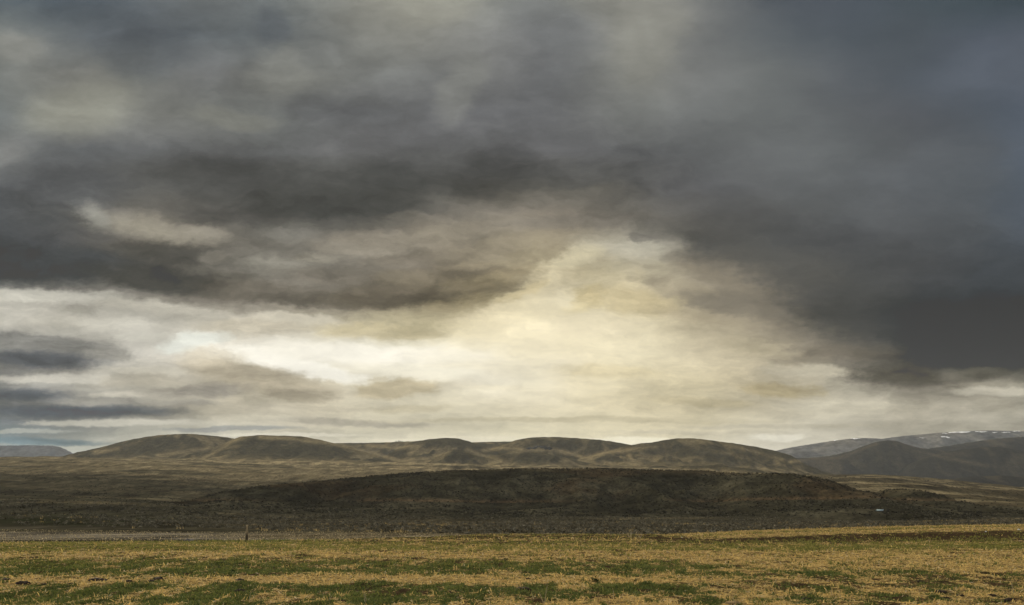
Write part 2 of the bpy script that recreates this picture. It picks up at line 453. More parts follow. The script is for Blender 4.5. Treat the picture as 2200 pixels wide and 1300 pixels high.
def mat_simple(name, c1, c2, scale=5.0, rough=0.9, bump=0.0, metal=0.0, stretch=(1, 1, 1)):
    m = bpy.data.materials.new(name); m.use_nodes = True
    h = G(m.node_tree); m.node_tree.nodes.clear()
    tcn = h.n('ShaderNodeTexCoord')
    vec = h.vmath('MULTIPLY', tcn.outputs['Object'], stretch)
    nz = h.noise(vec, scale, 6, 0.65)
    col = h.mix(h.rng(nz, 0.35, 0.65), (*c1, 1), (*c2, 1))
    b = h.n('ShaderNodeBsdfPrincipled', {'Base Color': col, 'Roughness': rough, 'Metallic': metal})
    b.inputs['Specular IOR Level'].default_value = 0.2
    if bump:
        bn = h.n('ShaderNodeBump', {'Height': nz}); bn.inputs['Distance'].default_value = bump
        m.node_tree.links.new(bn.outputs[0], b.inputs['Normal'])
    h.n('ShaderNodeOutputMaterial', {0: b.outputs[0]})
    return m


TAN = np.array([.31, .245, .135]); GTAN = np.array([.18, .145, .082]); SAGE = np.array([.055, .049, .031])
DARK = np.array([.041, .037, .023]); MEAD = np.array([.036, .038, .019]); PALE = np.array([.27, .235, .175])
REDS = np.array([.060, .043, .024]); BROWN = np.array([.10, .066, .036])

# ------------------------------------------------------------------ ground relief
GX = [-900, 0, 300, 550, 800, 1100, 1500, 1760, 1950, 2200, 3100]
GY = [150, 250, 500, 900, 1500, 2200, 2900, 4500, 9000, 26000]
GP = [  # apparent rows of the relief at those depths
 [1145, 1132, 1102, 1056, 1020, 998, 990, 1040, 1078, 1105],
 [1150, 1133, 1100, 1052, 1018, 996, 986, 1036, 1078, 1105],
 [1150, 1136, 1108, 1062, 1023, 1000, 987, 1020, 1074, 1105],
 [1152, 1138, 1120, 1078, 1032, 1008, 993, 1012, 1072, 1105],
 [1152, 1138, 1121, 1096, 1042, 1012, 997, 1010, 1072, 1105],
 [1152, 1138, 1122, 1104, 1052, 1016, 1003, 1020, 1074, 1105],
 [1152, 1138, 1122, 1104, 1060, 1026, 1012, 1030, 1078, 1105],
 [1152, 1138, 1121, 1090, 1038, 1022, 1034, 1060, 1090, 1108],
 [1152, 1138, 1121, 1088, 1042, 1026, 1046, 1072, 1095, 1109],
 [1152, 1138, 1120, 1096, 1066, 1054, 1066, 1085, 1100, 1110],
 [1152, 1138, 1120, 1100, 1075, 1066, 1078, 1090, 1102, 1110],
]
_na, _ny = 180, 400
_ax = np.linspace(-900, 3100, _na); _ly = np.linspace(math.log(150), math.log(26000), _ny)
_Z = np.array([[CAMZ + (1116 - p) / FPX * y for p, y in zip(row, GY)] for row in GP])
_T1 = np.array([np.interp(_ly, np.log(GY), r) for r in _Z])
_T = np.array([np.interp(_ax, GX, _T1[:, j]) for j in range(_ny)]).T


def _blur(a, k, axis):
    ker = np.hanning(k + 2)[1:-1]; ker /= ker.sum()
    pad = [(0, 0), (0, 0)]; pad[axis] = (k // 2, k // 2)
    b = np.pad(a, pad, mode='edge')
    return np.apply_along_axis(lambda r: np.convolve(r, ker, 'valid'), axis, b)


_T = _blur(_blur(_T, 15, 0), 25, 1)


def base_z(X, Y):
    Ys = np.maximum(Y, 60.0)
    a = np.clip(1100 + FPX * X / Ys * 0.985, -899, 3099)
    ly = np.log(np.clip(Ys, 150.5, 25900))
    ia = (a + 900) / 4000 * (_na - 1); il = (ly - _ly[0]) / (_ly[-1] - _ly[0]) * (_ny - 1)
    i0 = np.floor(ia).astype(int); j0 = np.floor(il).astype(int)
    i0 = np.clip(i0, 0, _na - 2); j0 = np.clip(j0, 0, _ny - 2)
    fa = ia - i0; fl = il - j0
    z = (_T[i0, j0] * (1 - fa) * (1 - fl) + _T[i0 + 1, j0] * fa * (1 - fl)
         + _T[i0, j0 + 1] * (1 - fa) * fl + _T[i0 + 1, j0 + 1] * fa * fl)
    return z


def edge_y(X):
    return np.interp(X, [-200, -38, -26, -16, -8, -3, 4, 20, 40, 80, 200], [80, 85, 92, 100, 118, 138, 140, 134, 130, 128, 128])


def field_z(X, Y):
    t = sstep(Y, 48, 126)
    rise = np.interp(X, [-500, 14, 18, 27, 42, 60, 90, 500], [0, 0, 0.03, .46, .92, 1.24, 1.5, 1.6])
    return rise * t + 0.10 * perlin(X / 23.0, Y / 17.0, 5) * sstep(Y, 10, 40) * (1 - sstep(Y, 60, 90) * .7)


def ground_z(X, Y):
    far_z = base_z(X, Y)
    und = fbm(X / 260, Y / 170, 11, 5) * np.clip((Y - 260) / 900, 0, 1) * 9 \
        + fbm(X / 60, Y / 45, 12, 4) * np.clip((Y - 200) / 700, 0, 1) * 2.2
    near = field_z(X, np.minimum(Y, 126)) - 0.25
    d = Y - edge_y(X)
    w = sstep(d, 4, 45)
    z = near * (1 - w) + (far_z + und) * w
    return z


def ridged(x, y, seed, octs=3):
    s = 0; a = 1; t = 0
    for o in range(octs):
        s = s + a * (1 - np.abs(perlin(x * 2 ** o, y * 2 ** o, seed + o)) * 2)
        t += a; a *= .5
    return s / t


# pigment of the open ground by place
def ground_pigment(X, Y):
    Ys = np.maximum(Y, 60.0)
    a = 1100 + FPX * X / Ys
    wob = fbm(X / 300, Y / 140, 21, 4)
    ys = Ys * (1 + 0.35 * wob)
    fine = fbm(X / 34, Y / 70, 22, 5)
    mid = fbm(X / 120, Y / 60, 23, 5)
    def L(c0, c1, t): return c0 * (1 - t[:, None]) + c1 * t[:, None]
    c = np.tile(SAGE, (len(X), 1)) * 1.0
    # pale dried flat right behind the field, on the left and centre
    t = (1 - sstep(ys, 175, 235)) * sstep(mid + 0.16, -0.06, 0.06)
    c = L(c, PALE * 0.72 * np.clip(1 + 2.6 * fbm(X / 26, Y / 3.2, 28, 5), .15, 2)[:, None], t * (1 - sstep(a, 1350, 1700)))
    c = L(c, GTAN * .62, (1 - sstep(Ys, 380, 620)) * sstep(mid, -.25, .25) * sstep(a, 350, 650))
    # dark meadow on the left
    t = sstep(ys, 230, 290) * (1 - sstep(ys, 430, 560)) * (1 - sstep(a, 250, 520))
    c = L(c, MEAD * .85, t * sstep(fine, -.3, .15))
    # slope turns to dry grass with distance
    t = sstep(ys, 750, 1800)
    lim = 1 - sstep(a, 1700, 1800) * .85
    c = L(c, GTAN, t * lim)
    t2 = sstep(ys, 1500, 2600) * (0.55 + 0.45 * sstep(a, 150, 500))
    c = L(c, TAN, t2 * lim * sstep(mid * .6 + fine * .6 + .12, -.12, .2))
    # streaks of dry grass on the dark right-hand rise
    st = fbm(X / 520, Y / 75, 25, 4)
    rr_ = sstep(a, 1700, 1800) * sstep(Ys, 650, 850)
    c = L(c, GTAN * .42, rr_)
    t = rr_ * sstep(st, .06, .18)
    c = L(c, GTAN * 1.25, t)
    # darker shrub bands
    band = sstep(fbm(X / 420, Y / 120, 26, 5), .05, .22)
    c = L(c, SAGE * 1.1, band * .75 * (1 - .7 * rr_) * sstep(Ys, 300, 700) * (1 - sstep(Ys, 2300, 3400) * .6))
    # drier meadow tongues
    t = sstep(fbm(X / 150, Y / 30, 27, 4), .16, .3) * (1 - sstep(Ys, 500, 1200))
    c = L(c, GTAN, t * .6 * sstep(Ys, 330, 430))
    c = c * (1 + .5 * fine)[:, None]
    return np.clip(c, .01, .6)


az = np.concatenate([np.arange(-180, -34, 3.0), np.arange(-34, 34, 0.062), np.arange(34, 180.1, 3.0)])
rr = [0.8]
while rr[-1] < 26000:
    rr.append(rr[-1] * (1.05 if rr[-1] < 60 else 1.0135))
rr = np.array(rr)
AA, RR = np.meshgrid(np.radians(az), rr)
GXv = (np.sin(AA) * RR).ravel(); GYv = (np.cos(AA) * RR).ravel()
GZ = ground_z(GXv, GYv)
m_ground = mat_terrain('dry_ground', [0.45, 0.06], 0.5, 0.4, 0.5, (1, .13, 1))
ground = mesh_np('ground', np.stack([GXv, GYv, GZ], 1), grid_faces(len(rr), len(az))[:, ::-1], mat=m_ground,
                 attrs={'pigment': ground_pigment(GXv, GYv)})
tag(ground, kind='structure')
del AA, RR, GXv, GYv, GZ

# ------------------------------------------------------------------ hills
def ridge_fn(crest, Y, w, wb=None, power=1.5, cut=0.05, flat=0.0):
    px = np.array([c[0] for c in crest], float); py = np.array([c[1] for c in crest], float)
    yy_ = np.array([c[2] if len(c) > 2 else Y for c in crest], float)
    X, YY, Z = pix(px, py, yy_)
    o = np.argsort(X)
    X, YY, Z = X[o], YY[o], Z[o]
    xs = np.linspace(X[0], X[-1], 200)
    zs = np.interp(xs, X, Z); ys = np.interp(xs, X, YY)
    k = 5; ker = np.hanning(k + 2)[1:-1]; ker /= ker.sum()
    zs = np.convolve(np.pad(zs, k // 2, mode='edge'), ker, 'valid')
    ys = np.convolve(np.pad(ys, k // 2, mode='edge'), ker, 'valid')
    if wb is None: wb = w

    def f(x, y):
        zc = np.interp(x, xs, zs); yc = np.interp(x, xs, ys)
        zb = base_z(x, y); zb0 = base_z(x, yc)
        d = y - yc
        ww = np.where(d < 0, w(x) if callable(w) else w, wb)
        dd = np.maximum(np.abs(d) - flat, 0) / ww
        p = 1 / (1 + dd * dd) ** power
        p = (p - cut) / (1 - cut)
        p = np.where(d < 0, p, p)
        endx = np.minimum(x - xs[0], xs[-1] - x) / ww
        e = sstep(endx, -1.0, 0.15)
        amp = zc - zb0
        return zb + amp * np.where(p > 0, p * e, p) - (1 - e) * 12, np.clip(p, 0, 1) * e
    w_ = 185 if callable(w) else w
    return f, (xs[0] - w_, xs[-1] + w_), (min(ys), max(ys))


# sunlit dry-grass spurs and shaded brushy faces: light and shade painted into the pigment
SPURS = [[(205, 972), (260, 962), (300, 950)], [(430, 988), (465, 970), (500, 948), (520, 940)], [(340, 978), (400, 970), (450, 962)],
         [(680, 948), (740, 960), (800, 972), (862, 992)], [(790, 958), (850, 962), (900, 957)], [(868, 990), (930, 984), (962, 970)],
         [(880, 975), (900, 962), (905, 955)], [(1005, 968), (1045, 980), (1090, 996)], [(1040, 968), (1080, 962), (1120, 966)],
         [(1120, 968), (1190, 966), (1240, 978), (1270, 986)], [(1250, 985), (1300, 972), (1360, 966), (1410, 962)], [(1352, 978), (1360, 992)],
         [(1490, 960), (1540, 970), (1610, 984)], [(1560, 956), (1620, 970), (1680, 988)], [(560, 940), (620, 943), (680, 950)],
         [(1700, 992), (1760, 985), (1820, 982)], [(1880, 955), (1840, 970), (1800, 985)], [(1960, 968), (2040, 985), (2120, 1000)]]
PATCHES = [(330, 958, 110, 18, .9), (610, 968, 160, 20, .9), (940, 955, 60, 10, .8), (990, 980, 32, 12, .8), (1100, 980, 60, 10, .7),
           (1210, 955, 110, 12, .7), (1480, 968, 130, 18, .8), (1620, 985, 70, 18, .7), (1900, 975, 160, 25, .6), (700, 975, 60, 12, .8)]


def make_hill(crest, Y, w, pal, label_seed, res=None, wb=None, gully=10, gl=90, power=1.5, mat=None, extent=2.3,
              flat=0.0, rough=2.0, tanfoot=True, name='hill'):
    f, (x0, x1), (y0, y1) = ridge_fn(crest, Y, w, wb, power, flat=flat)
    wbb = wb or w
    step = res or Y / 1138 * 1.1
    nx = int(min(1100, (x1 - x0) / step)); ny = int(min(420, (y1 - y0 + extent * (w + wbb)) / (step * 1.6)))
    xs = np.linspace(x0, x1, nx); ys = np.linspace(y0 - extent * w - flat, y1 + extent * wbb + flat, ny)
    XX, YY = np.meshgrid(xs, ys); X = XX.ravel(); Yv = YY.ravel()
    s = label_seed
    # warp so spurs and gullies run down the fall line, fanning a little
    wx_ = X + 0.35 * gl * fbm(X / (gl * 2.5), Yv / (gl * 4), s + 1, 3) * 2
    z, p = f(X + .25 * gl * perlin(X / gl / 3, Yv / gl / 3, s + 9), Yv)
    gu = ridged(wx_ / gl, Yv / (gl * 3.4), s + 2, 3)
    mid = 4 * p * (1 - p)
    mid = np.clip(mid, 0, 1)
    z = z + (gu - .55) * gully * mid * (p > 0)
    z = z + fbm(X / (gl * 1.1), Yv / (gl * 1.1), s + 4, 5) * gully * .7 * np.clip(mid + .1, 0, 1) * (1 - sstep(p, .75, .98))
    z = z + fbm(X / 22, Yv / 22, s + 5, 4) * rough * sstep(p, 0, .1) - 14 * (1 - sstep(p, 0, .045))
    # pigment
    v = fbm(wx_ / (gl * .45), Yv / (gl * 1.5), s + 6, 5)
    v2 = fbm(X / 260, Yv / 260, s + 7, 4)
    foot = 1 - sstep(p, .06, .42)
    t = np.clip(.35 * foot * (1 if tanfoot else 0) + sstep(v * .9 + v2 * .9 + (.55 - gu) * .5, .0, .42) * .55, 0, 1)
    dark, light = pal
    qx = 1100 + FPX * X / Yv * (CP - SP * 0) ; el_ = (z - CAMZ) / Yv
    vv = (el_ * CP - SP) / (CP + el_ * SP)
    qx = 1100 + FPX * X / Yv / (CP + el_ * SP); qy = 650 - vv * FPX
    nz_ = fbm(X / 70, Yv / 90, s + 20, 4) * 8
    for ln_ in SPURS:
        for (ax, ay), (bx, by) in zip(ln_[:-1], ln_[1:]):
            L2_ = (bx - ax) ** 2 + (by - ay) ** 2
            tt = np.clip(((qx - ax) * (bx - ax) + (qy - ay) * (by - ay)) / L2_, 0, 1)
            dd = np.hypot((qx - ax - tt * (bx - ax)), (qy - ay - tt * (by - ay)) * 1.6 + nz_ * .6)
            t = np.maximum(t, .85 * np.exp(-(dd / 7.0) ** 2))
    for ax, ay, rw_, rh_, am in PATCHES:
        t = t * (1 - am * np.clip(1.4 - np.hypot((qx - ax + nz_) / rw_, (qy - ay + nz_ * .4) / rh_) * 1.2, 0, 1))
    c = dark[None] * (1 - t[:, None]) + light[None] * t[:, None]
    c = c * (1 + .35 * fbm(X / 30, Yv / 60, s + 8, 4))[:, None]
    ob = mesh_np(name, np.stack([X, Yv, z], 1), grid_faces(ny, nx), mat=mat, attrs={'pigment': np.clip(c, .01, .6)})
    tag(ob, kind='structure')
    return ob, f


m_range = mat_terrain('hill_grassland', [0.2, 0.05], 0.26, 1.2, 0.05)
m_farm = mat_terrain('far_mountain', [0.02, 0.005], 0.25, 6, 0.01)
m_mesa = mat_terrain('sagebrush_slope', [0.6, 0.12], 0.4, 0.5, 0.4, (1, .45, 1))
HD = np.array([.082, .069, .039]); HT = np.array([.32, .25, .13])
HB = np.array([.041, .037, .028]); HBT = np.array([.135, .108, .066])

HILLS = [
 # crest pixels, depth, width
 ([(120, 984), (165, 975), (200, 966), (250, 955), (300, 943), (350, 935), (400, 932), (440, 935), (490, 940), (560, 952), (640, 970), (700, 985)], 3900, 330, 1),
 ([(420, 990), (455, 972), (485, 952), (515, 938), (560, 935), (620, 937), (650, 938), (690, 944), (715, 950), (760, 960), (800, 973), (840, 986), (870, 996)], 3500, 260, 2),
 ([(660, 960), (720, 953), (800, 952), (850, 950), (900, 948), (960, 950), (1010, 951), (1060, 950), (1100, 949), (1140, 951), (1200, 958)], 4500, 420, 3),
 ([(800, 990), (850, 965), (880, 951), (920, 944), (960, 941), (990, 942), (1012, 948), (1045, 960), (1085, 975), (1130, 990)], 3800, 250, 4),
 ([(890, 1003), (930, 992), (960, 974), (985, 966), (1008, 969), (1035, 982), (1065, 993), (1100, 1003)], 3200, 80, 5),
 ([(1040, 975), (1080, 958), (1120, 945), (1150, 940), (1200, 939), (1250, 942), (1300, 946), (1340, 953), (1390, 964), (1440, 978), (1490, 992)], 3900, 300, 6),
 ([(1230, 990), (1290, 972), (1335, 959), (1370, 953), (1400, 951), (1430, 946), (1470, 942), (1500, 942), (1540, 947), (1580, 953), (1620, 960), (1650, 966), (1695, 978), (1715, 992), (1745, 1008), (1780, 1028)], 3600, 300, 7),
 ([(1370, 1016), (1430, 1006), (1480, 1001), (1530, 1000), (1590, 1004), (1650, 1012), (1720, 1024)], 2700, 130, 8),
 ([(1000, 1002), (1060, 978), (1110, 968), (1160, 972), (1220, 984), (1280, 998)], 3300, 130, 10),
]
for crest, Y, w, s in HILLS:
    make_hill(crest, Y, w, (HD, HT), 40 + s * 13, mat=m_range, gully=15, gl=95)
# right-hand hills and low rise in front of them
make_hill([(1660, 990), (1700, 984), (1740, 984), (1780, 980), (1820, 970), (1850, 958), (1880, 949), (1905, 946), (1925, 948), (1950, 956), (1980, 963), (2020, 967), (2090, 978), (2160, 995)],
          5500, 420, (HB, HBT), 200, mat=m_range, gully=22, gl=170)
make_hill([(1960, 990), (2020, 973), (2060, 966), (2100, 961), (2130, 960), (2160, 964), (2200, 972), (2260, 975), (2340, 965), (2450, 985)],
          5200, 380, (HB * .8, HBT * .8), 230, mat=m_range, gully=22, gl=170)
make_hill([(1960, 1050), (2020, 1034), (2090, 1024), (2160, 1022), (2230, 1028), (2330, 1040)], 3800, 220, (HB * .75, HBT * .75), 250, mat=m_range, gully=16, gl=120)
# far mountains with snow, far butte
far1, f_m1 = make_hill([(1610, 985), (1665, 970), (1700, 962), (1740, 955), (1780, 948), (1830, 941), (1870, 942), (1910, 946), (1970, 958), (2040, 975)],
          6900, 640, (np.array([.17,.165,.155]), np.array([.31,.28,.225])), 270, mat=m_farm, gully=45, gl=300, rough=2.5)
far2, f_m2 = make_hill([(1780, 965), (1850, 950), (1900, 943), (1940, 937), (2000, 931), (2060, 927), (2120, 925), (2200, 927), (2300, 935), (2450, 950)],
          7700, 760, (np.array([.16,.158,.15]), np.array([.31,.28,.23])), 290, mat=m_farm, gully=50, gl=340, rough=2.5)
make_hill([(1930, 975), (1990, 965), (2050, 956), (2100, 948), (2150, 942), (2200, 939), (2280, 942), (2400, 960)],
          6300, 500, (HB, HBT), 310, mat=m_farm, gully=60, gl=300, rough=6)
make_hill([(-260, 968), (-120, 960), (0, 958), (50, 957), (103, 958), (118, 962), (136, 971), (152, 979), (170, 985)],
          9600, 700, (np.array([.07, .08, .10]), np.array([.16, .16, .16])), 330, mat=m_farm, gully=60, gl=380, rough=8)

# the dark mesa behind the field
MCREST = [(300, 1098, 640), (400, 1082, 690), (470, 1070, 730), (550, 1056, 780), (650, 1043, 830), (720, 1034, 860), (800, 1024, 880),
          (880, 1017, 900), (960, 1012, 910), (1040, 1010, 915), (1100, 1008, 920), (1200, 1008, 920), (1300, 1007, 915), (1400, 1010, 900),
          (1500, 1011, 880), (1560, 1014, 850), (1620, 1014, 820), (1650, 1013, 800), (1700, 1017, 790), (1750, 1028, 780),
          (1800, 1045, 770), (1830, 1055, 765), (1845, 1063, 762), (1868, 1070, 762), (1895, 1057, 760), (1928, 1050, 758), (1962, 1054, 757), (2000, 1066, 757),
          (2050, 1083, 757), (2100, 1096, 760), (2160, 1104, 765), (2260, 1112, 780)]
MESA = {}


def mesa_height(X, Y):
    f = MESA['f']
    z, p = f(X + 3 * perlin(X / 90, Y / 90, 71), Y)
    mid = np.clip(4 * p * (1 - p), 0, 1)
    mid = mid * (1 - sstep(p, .62, .92))
    gu = ridged((X + 20 * perlin(X / 110, Y / 160, 73)) / 75, Y / 200, 72, 3)
    z = z + (gu - .55) * 9 * mid
    z = z + fbm(X / 40, Y / 40, 74, 4) * 1.6 * np.clip(mid + .12, 0, 1)
    for bx, by, am, bw, bh in ((1640, 680, 5, 34, 50), (1180, 770, 5, 50, 80), (900, 760, 5, 45, 70), (1400, 760, 4, 40, 70), (690, 730, 4, 50, 60), (1930, 640, 1.5, 20, 45)):
        xx = (bx - 1100) / FPX * by
        z = z + am * np.exp(-((X - xx) / bw) ** 2 - ((Y - by) / bh) ** 2) - am * .5 * np.exp(-((X - xx - bw * 1.7) / bw) ** 2 - ((Y - by) / bh) ** 2)
    # track cut along the face
    lvl = z - (13.5 + 1.2 * perlin(X / 130, Y / 900, 75))
    cut = np.exp(-(lvl / 1.0) ** 2) * (Y < 860)
    z = z - cut * .7 - 9 * (1 - sstep(p, 0, .05))
    return z, p, gu, lvl


f_, xr, yr = ridge_fn(MCREST, 850, lambda x: 185 - 95 * sstep(x, 190, 250), 62, power=1.9, cut=0.045, flat=14)
MESA['f'] = f_
nx, ny = 1500, 330
xs = np.linspace(xr[0], xr[1], nx); ys = np.linspace(330, 1300, ny)
XX, YY = np.meshgrid(xs, ys); X = XX.ravel(); Yv = YY.ravel()
z, p, gu, lvl = mesa_height(X, Yv)
v = fbm(X / 60, Yv / 90, 76, 5); v2 = fbm(X / 170, Yv / 120, 77, 4)
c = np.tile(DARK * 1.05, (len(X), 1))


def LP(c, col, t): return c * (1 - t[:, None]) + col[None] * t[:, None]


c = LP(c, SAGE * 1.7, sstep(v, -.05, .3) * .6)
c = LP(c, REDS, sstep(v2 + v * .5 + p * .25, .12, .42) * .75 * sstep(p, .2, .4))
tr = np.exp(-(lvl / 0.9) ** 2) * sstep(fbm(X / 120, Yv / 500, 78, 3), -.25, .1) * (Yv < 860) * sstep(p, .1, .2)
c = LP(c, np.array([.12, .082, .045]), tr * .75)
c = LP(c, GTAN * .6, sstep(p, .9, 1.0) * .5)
c = c * np.clip(1 + .6 * (gu - .5), .7, 1.4)[:, None]  # gully shading painted into the pigment: hollows darker, ribs lighter
c = c * (1 + .5 * fbm(X / 14, Yv / 20, 79, 4))[:, None]
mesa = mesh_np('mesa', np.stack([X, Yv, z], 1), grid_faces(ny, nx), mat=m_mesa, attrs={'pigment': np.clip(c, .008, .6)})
tag(mesa, kind='structure')

# ------------------------------------------------------------------ the field
def field_mix(X, Y):
    """shares of green, straw and bare soil at a place of the field (drilled strips run across the view)"""
    w1 = fbm(X / 6.0, Y / 13.0, 101, 4); w2 = fbm(X / 1.5, Y / 4.5, 102, 5); w3 = fbm(X / .30, Y / 1.2, 103, 3)
    row = 1.7 * FPX / np.maximum(Y - field_z(X, Y) * 0, 15) + 1116 + (w1 * 9 + w2 * 10) * np.clip((40 / np.maximum(Y, 15)), .25, 1.4)
    a = 1100 + FPX * X / np.maximum(Y, 15) + 160 * w1
    Lf = 1 - sstep(a, 500, 800); Rt = sstep(a, 1300, 1600); Ct = 1 - Lf - Rt
    b = lambda y, s: np.exp(-((row - y) / s) ** 2)
    green = (b(1159, 4.5) * 1.5 * Lf + b(1166, 5) * (.9 * Lf + .25 * Ct + .2 * Rt) + b(1175, 5) * (.9 * Lf + .8 * Ct + 1.1 * Rt)
             + b(1215, 12) * (1.15 * Lf + .45 * Ct) + b(1213, 8) * .75 * Ct + b(1229, 7) * (.2 * Lf + .3 * Ct + .85 * Rt * (1 - sstep(a, 1800, 1950)))
             + b(1266, 11) * (.85 * Lf + .8 * Ct + .35 * Rt) + b(1284, 12) * (.75 * Lf + .65 * (1 - sstep(a, 850, 1100)) + .35 * Rt)
             + b(1256, 8) * .5 * Ct * sstep(a, 900, 1100))
    straw = (b(1166, 2.2) * (.9 * Lf) + b(1159, 3) * (.8 * Ct) + b(1169, 3) * .8 * Rt * 0 + b(1171, 2.5) * (.5 + .3 * Ct)
             + b(1192, 10) * (1.0 * Lf + 1.15 * Ct + 1.0 * Rt) + b(1205, 9) * .8 * Rt + b(1220, 8) * .8 * Rt * sstep(a, 1400, 1700)
             + b(1245, 10) * (1.15 * Lf + .9 * Ct + .45 * Rt) + b(1236, 9) * 1.1 * Ct + b(1275, 9) * (.35 * Lf + .3 * Ct + .75 * Rt)
             + b(1296, 9) * (.55 * Lf + .95 * Ct + .75 * Rt) + b(1262, 8) * .6 * Rt)
    soil = (b(1153, 5) * (.2 * Ct + 1.1 * Rt) + b(1160, 5) * (.5 * Ct + .9 * Rt) + b(1198, 6) * .5 + b(1250, 12) * .55 * Rt
            + b(1285, 16) * .75 * sstep(a, 1500, 2000) + b(1262, 8) * .35 * Ct + .28)
    # the far strip on the right-hand rise is stubble
    strip = sstep(Y, 96, 106) * sstep(X, 14, 20)
    straw = straw * (1 - strip) + 1.1 * strip; soil = soil * (1 - strip) + .25 * strip; green = green * (1 - strip) + .1 * strip
    dk = np.exp(-((Y - 116 + 2 * w1) / 2.2) ** 2) * strip
    green = green + .9 * dk; straw = straw * (1 - .8 * dk)
    green = green * (.95 + 1.5 * w2 + 2.2 * w3) + .26 + .9 * w2 + .9 * w3
    straw = straw * (1.0 - 1.3 * w3 - .8 * w2) + .26 - .7 * w2 - .5 * w3
    soil = soil * (1.3 + 1.0 * w2 - 2.0 * w3)
    w4 = fbm(X / .8, Y / 3.2, 104, 4)
    soil = soil + 1.3 * sstep(w4, .1, .28) * (1 - .5 * np.clip(green, 0, 1))
    gneg = np.clip(green, .0, None) ** 2.2; sneg = np.clip(straw, 0, None) ** 2.2; oneg = np.clip(soil, .06, None) ** 2.2
    t = gneg + sneg + oneg
    return gneg / t, sneg / t, oneg / t


def field_full_z(X, Y):
    nr = np.clip((Y - 4) / 12, 0, 1)
    return (field_z(X, Y) + .11 * fbm(X / 1.3, Y / 1.9, 111, 4) + .06 * fbm(X / .34, Y / .45, 112, 3) * nr)


rows = [4.0]
while rows[-1] < 142:
    rows.append(rows[-1] + max(.05, rows[-1] * .0042))
rows = np.array(rows)
sxs = np.linspace(-.66, .66, 1100)
SS, YY = np.meshgrid(sxs, rows)
YY = YY * 1.0
XX = SS * (YY + 14)
lim = edge_y(XX)
t = (YY - 4) / (rows[-1] - 4)
YE = 4 + (lim - 4) * t + 0 * XX                     # last row lies on the field edge
jit = 1.2 * perlin(XX / 3, XX * 0, 115) * (t ** 6)
YE = YE + jit
X = XX.ravel(); Yv = YE.ravel()
z = field_full_z(X, Yv)
z = z - .35 * (np.repeat(np.arange(len(rows)), len(sxs)) == len(rows) - 1)
gr_, stw, so = field_mix(X, Yv)
fc = (gr_[:, None] * np.array([.060, .066, .022]) + stw[:, None] * np.array([.30, .21, .085]) + so[:, None] * np.array([.050, .033, .020]))
m_field = mat_terrain('stubble_soil', [14.0, 3.0], 0.45, 0.03, 12.0)
field = mesh_np('field', np.stack([X, Yv, z], 1), grid_faces(len(rows), len(sxs)), mat=m_field, attrs={'pigment': np.clip(fc, .01, .6)})
tag(field, kind='structure')

rng = np.random.default_rng(3)


MOUNDS = [
 (12, 1247, 20, "small dark earth mound at the far left edge of the field"),
 (50, 1255, 30, "broad peaked black earth mound near the left edge, largest of the left group"),
 (95, 1257, 14, "little brown clod just right of the broad peaked black mound"),
 (152, 1256, 14, "low dark clod alone in straw left of the long flat ridge"),
 (210, 1247, 38, "long flat ridge of brown earth lying in straw on the left"),
 (277, 1250, 14, "small brown clod between the long flat ridge and the paired mounds"),
 (341, 1246, 28, "wider black mound of the touching pair on the left straw strip"),
 (326, 1251, 18, "smaller lower mound of the touching pair on the left straw strip"),
 (516, 1248, 20, "crumbly dark mound on straw below the round green weed"),
 (515, 1271, 21, "smooth rounded black molehill ringed by green shoots"),
 (736, 1293, 14, "small black clod beside short green grass at the bottom edge"),
 (1135, 1245, 13, "compact brown clod on the edge of straw right of centre"),
 (1124, 1268, 30, "long slanting strip of black earth in dark grass near the centre"),
 (1336, 1194, 11, "tiny black clod right in front of a small distant weed"),
 (1733, 1289, 18, "low black clod behind the pale straw hump"),
 (1976, 1250, 11, "small lone dark clod on the brown right part of the field"),
 (2020, 1274, 26, "wide black clod heap, farthest of the lower right heaps"),
 (2064, 1281, 17, "rounded black heap in the middle of the lower right heaps"),
 (2032, 1287, 18, "low black heap nearest the bottom among the lower right heaps"),
 (2131, 1281, 18, "flat black heap near the right edge, level with the rounded one"),
 (2168, 1291, 26, "broad black heap in the bottom right corner"),
]
WEEDS = [
 (500, 1231, 19, "round bushy dark green weed standing on the left straw strip"),
 (1182, 1293, 22, "large leafy green weed at the bottom edge by tall dry stalks"),
 (1368, 1251, 19, "dark green weed standing in a hollow of straw right of centre"),
 (1332, 1188, 12, "small distant weed directly behind a tiny black clod"),
 (1085, 1206, 15, "low spreading weed at the near edge of straw in the centre"),
 (1140, 1204, 12, "small dark weed just right of the low spreading weed"),
 (968, 1219, 12, "small round weed in the central green strip"),
 (1565, 1211, 15, "dark weed patch on straw right of centre, wider of two"),
 (1520, 1209, 11, "little dark weed left of the wider weed patch"),
 (1540, 1222, 13, "weed below the wider weed patch right of centre"),
 (1731, 1208, 10, "leftmost upright weed of a row on the right straw strip"),
 (1900, 1210, 12, "rightmost weed of a row on the right straw strip"),
 (1278, 1249, 22, "wide dark weed mat at the start of the dark grass strip"),
 (745, 1188, 9, "tiny weed alone on the far straw left of centre"),
 (1450, 1250, 16, "weed clump at the right end of the dark grass strip"),
 (1345, 1219, 14, "flat weed patch in straw between two green strips"),
]


def ground_hit(px, py, y0=17.0, y1=1300.0, fn=None):
    """march the sight line of a pixel down to the terrain"""
    fn = fn or (lambda x, y: field_full_z(x, y))
    Yt = np.geomspace(y0, y1, 6000)
    X, YY, Z = pix(px, py, Yt)
    zz = fn(X, YY)
    hit = np.nonzero(Z <= zz)[0]
    i = hit[0] if len(hit) else len(Yt) - 1
    return float(X[i]), float(Yt[i]), float(zz[i])


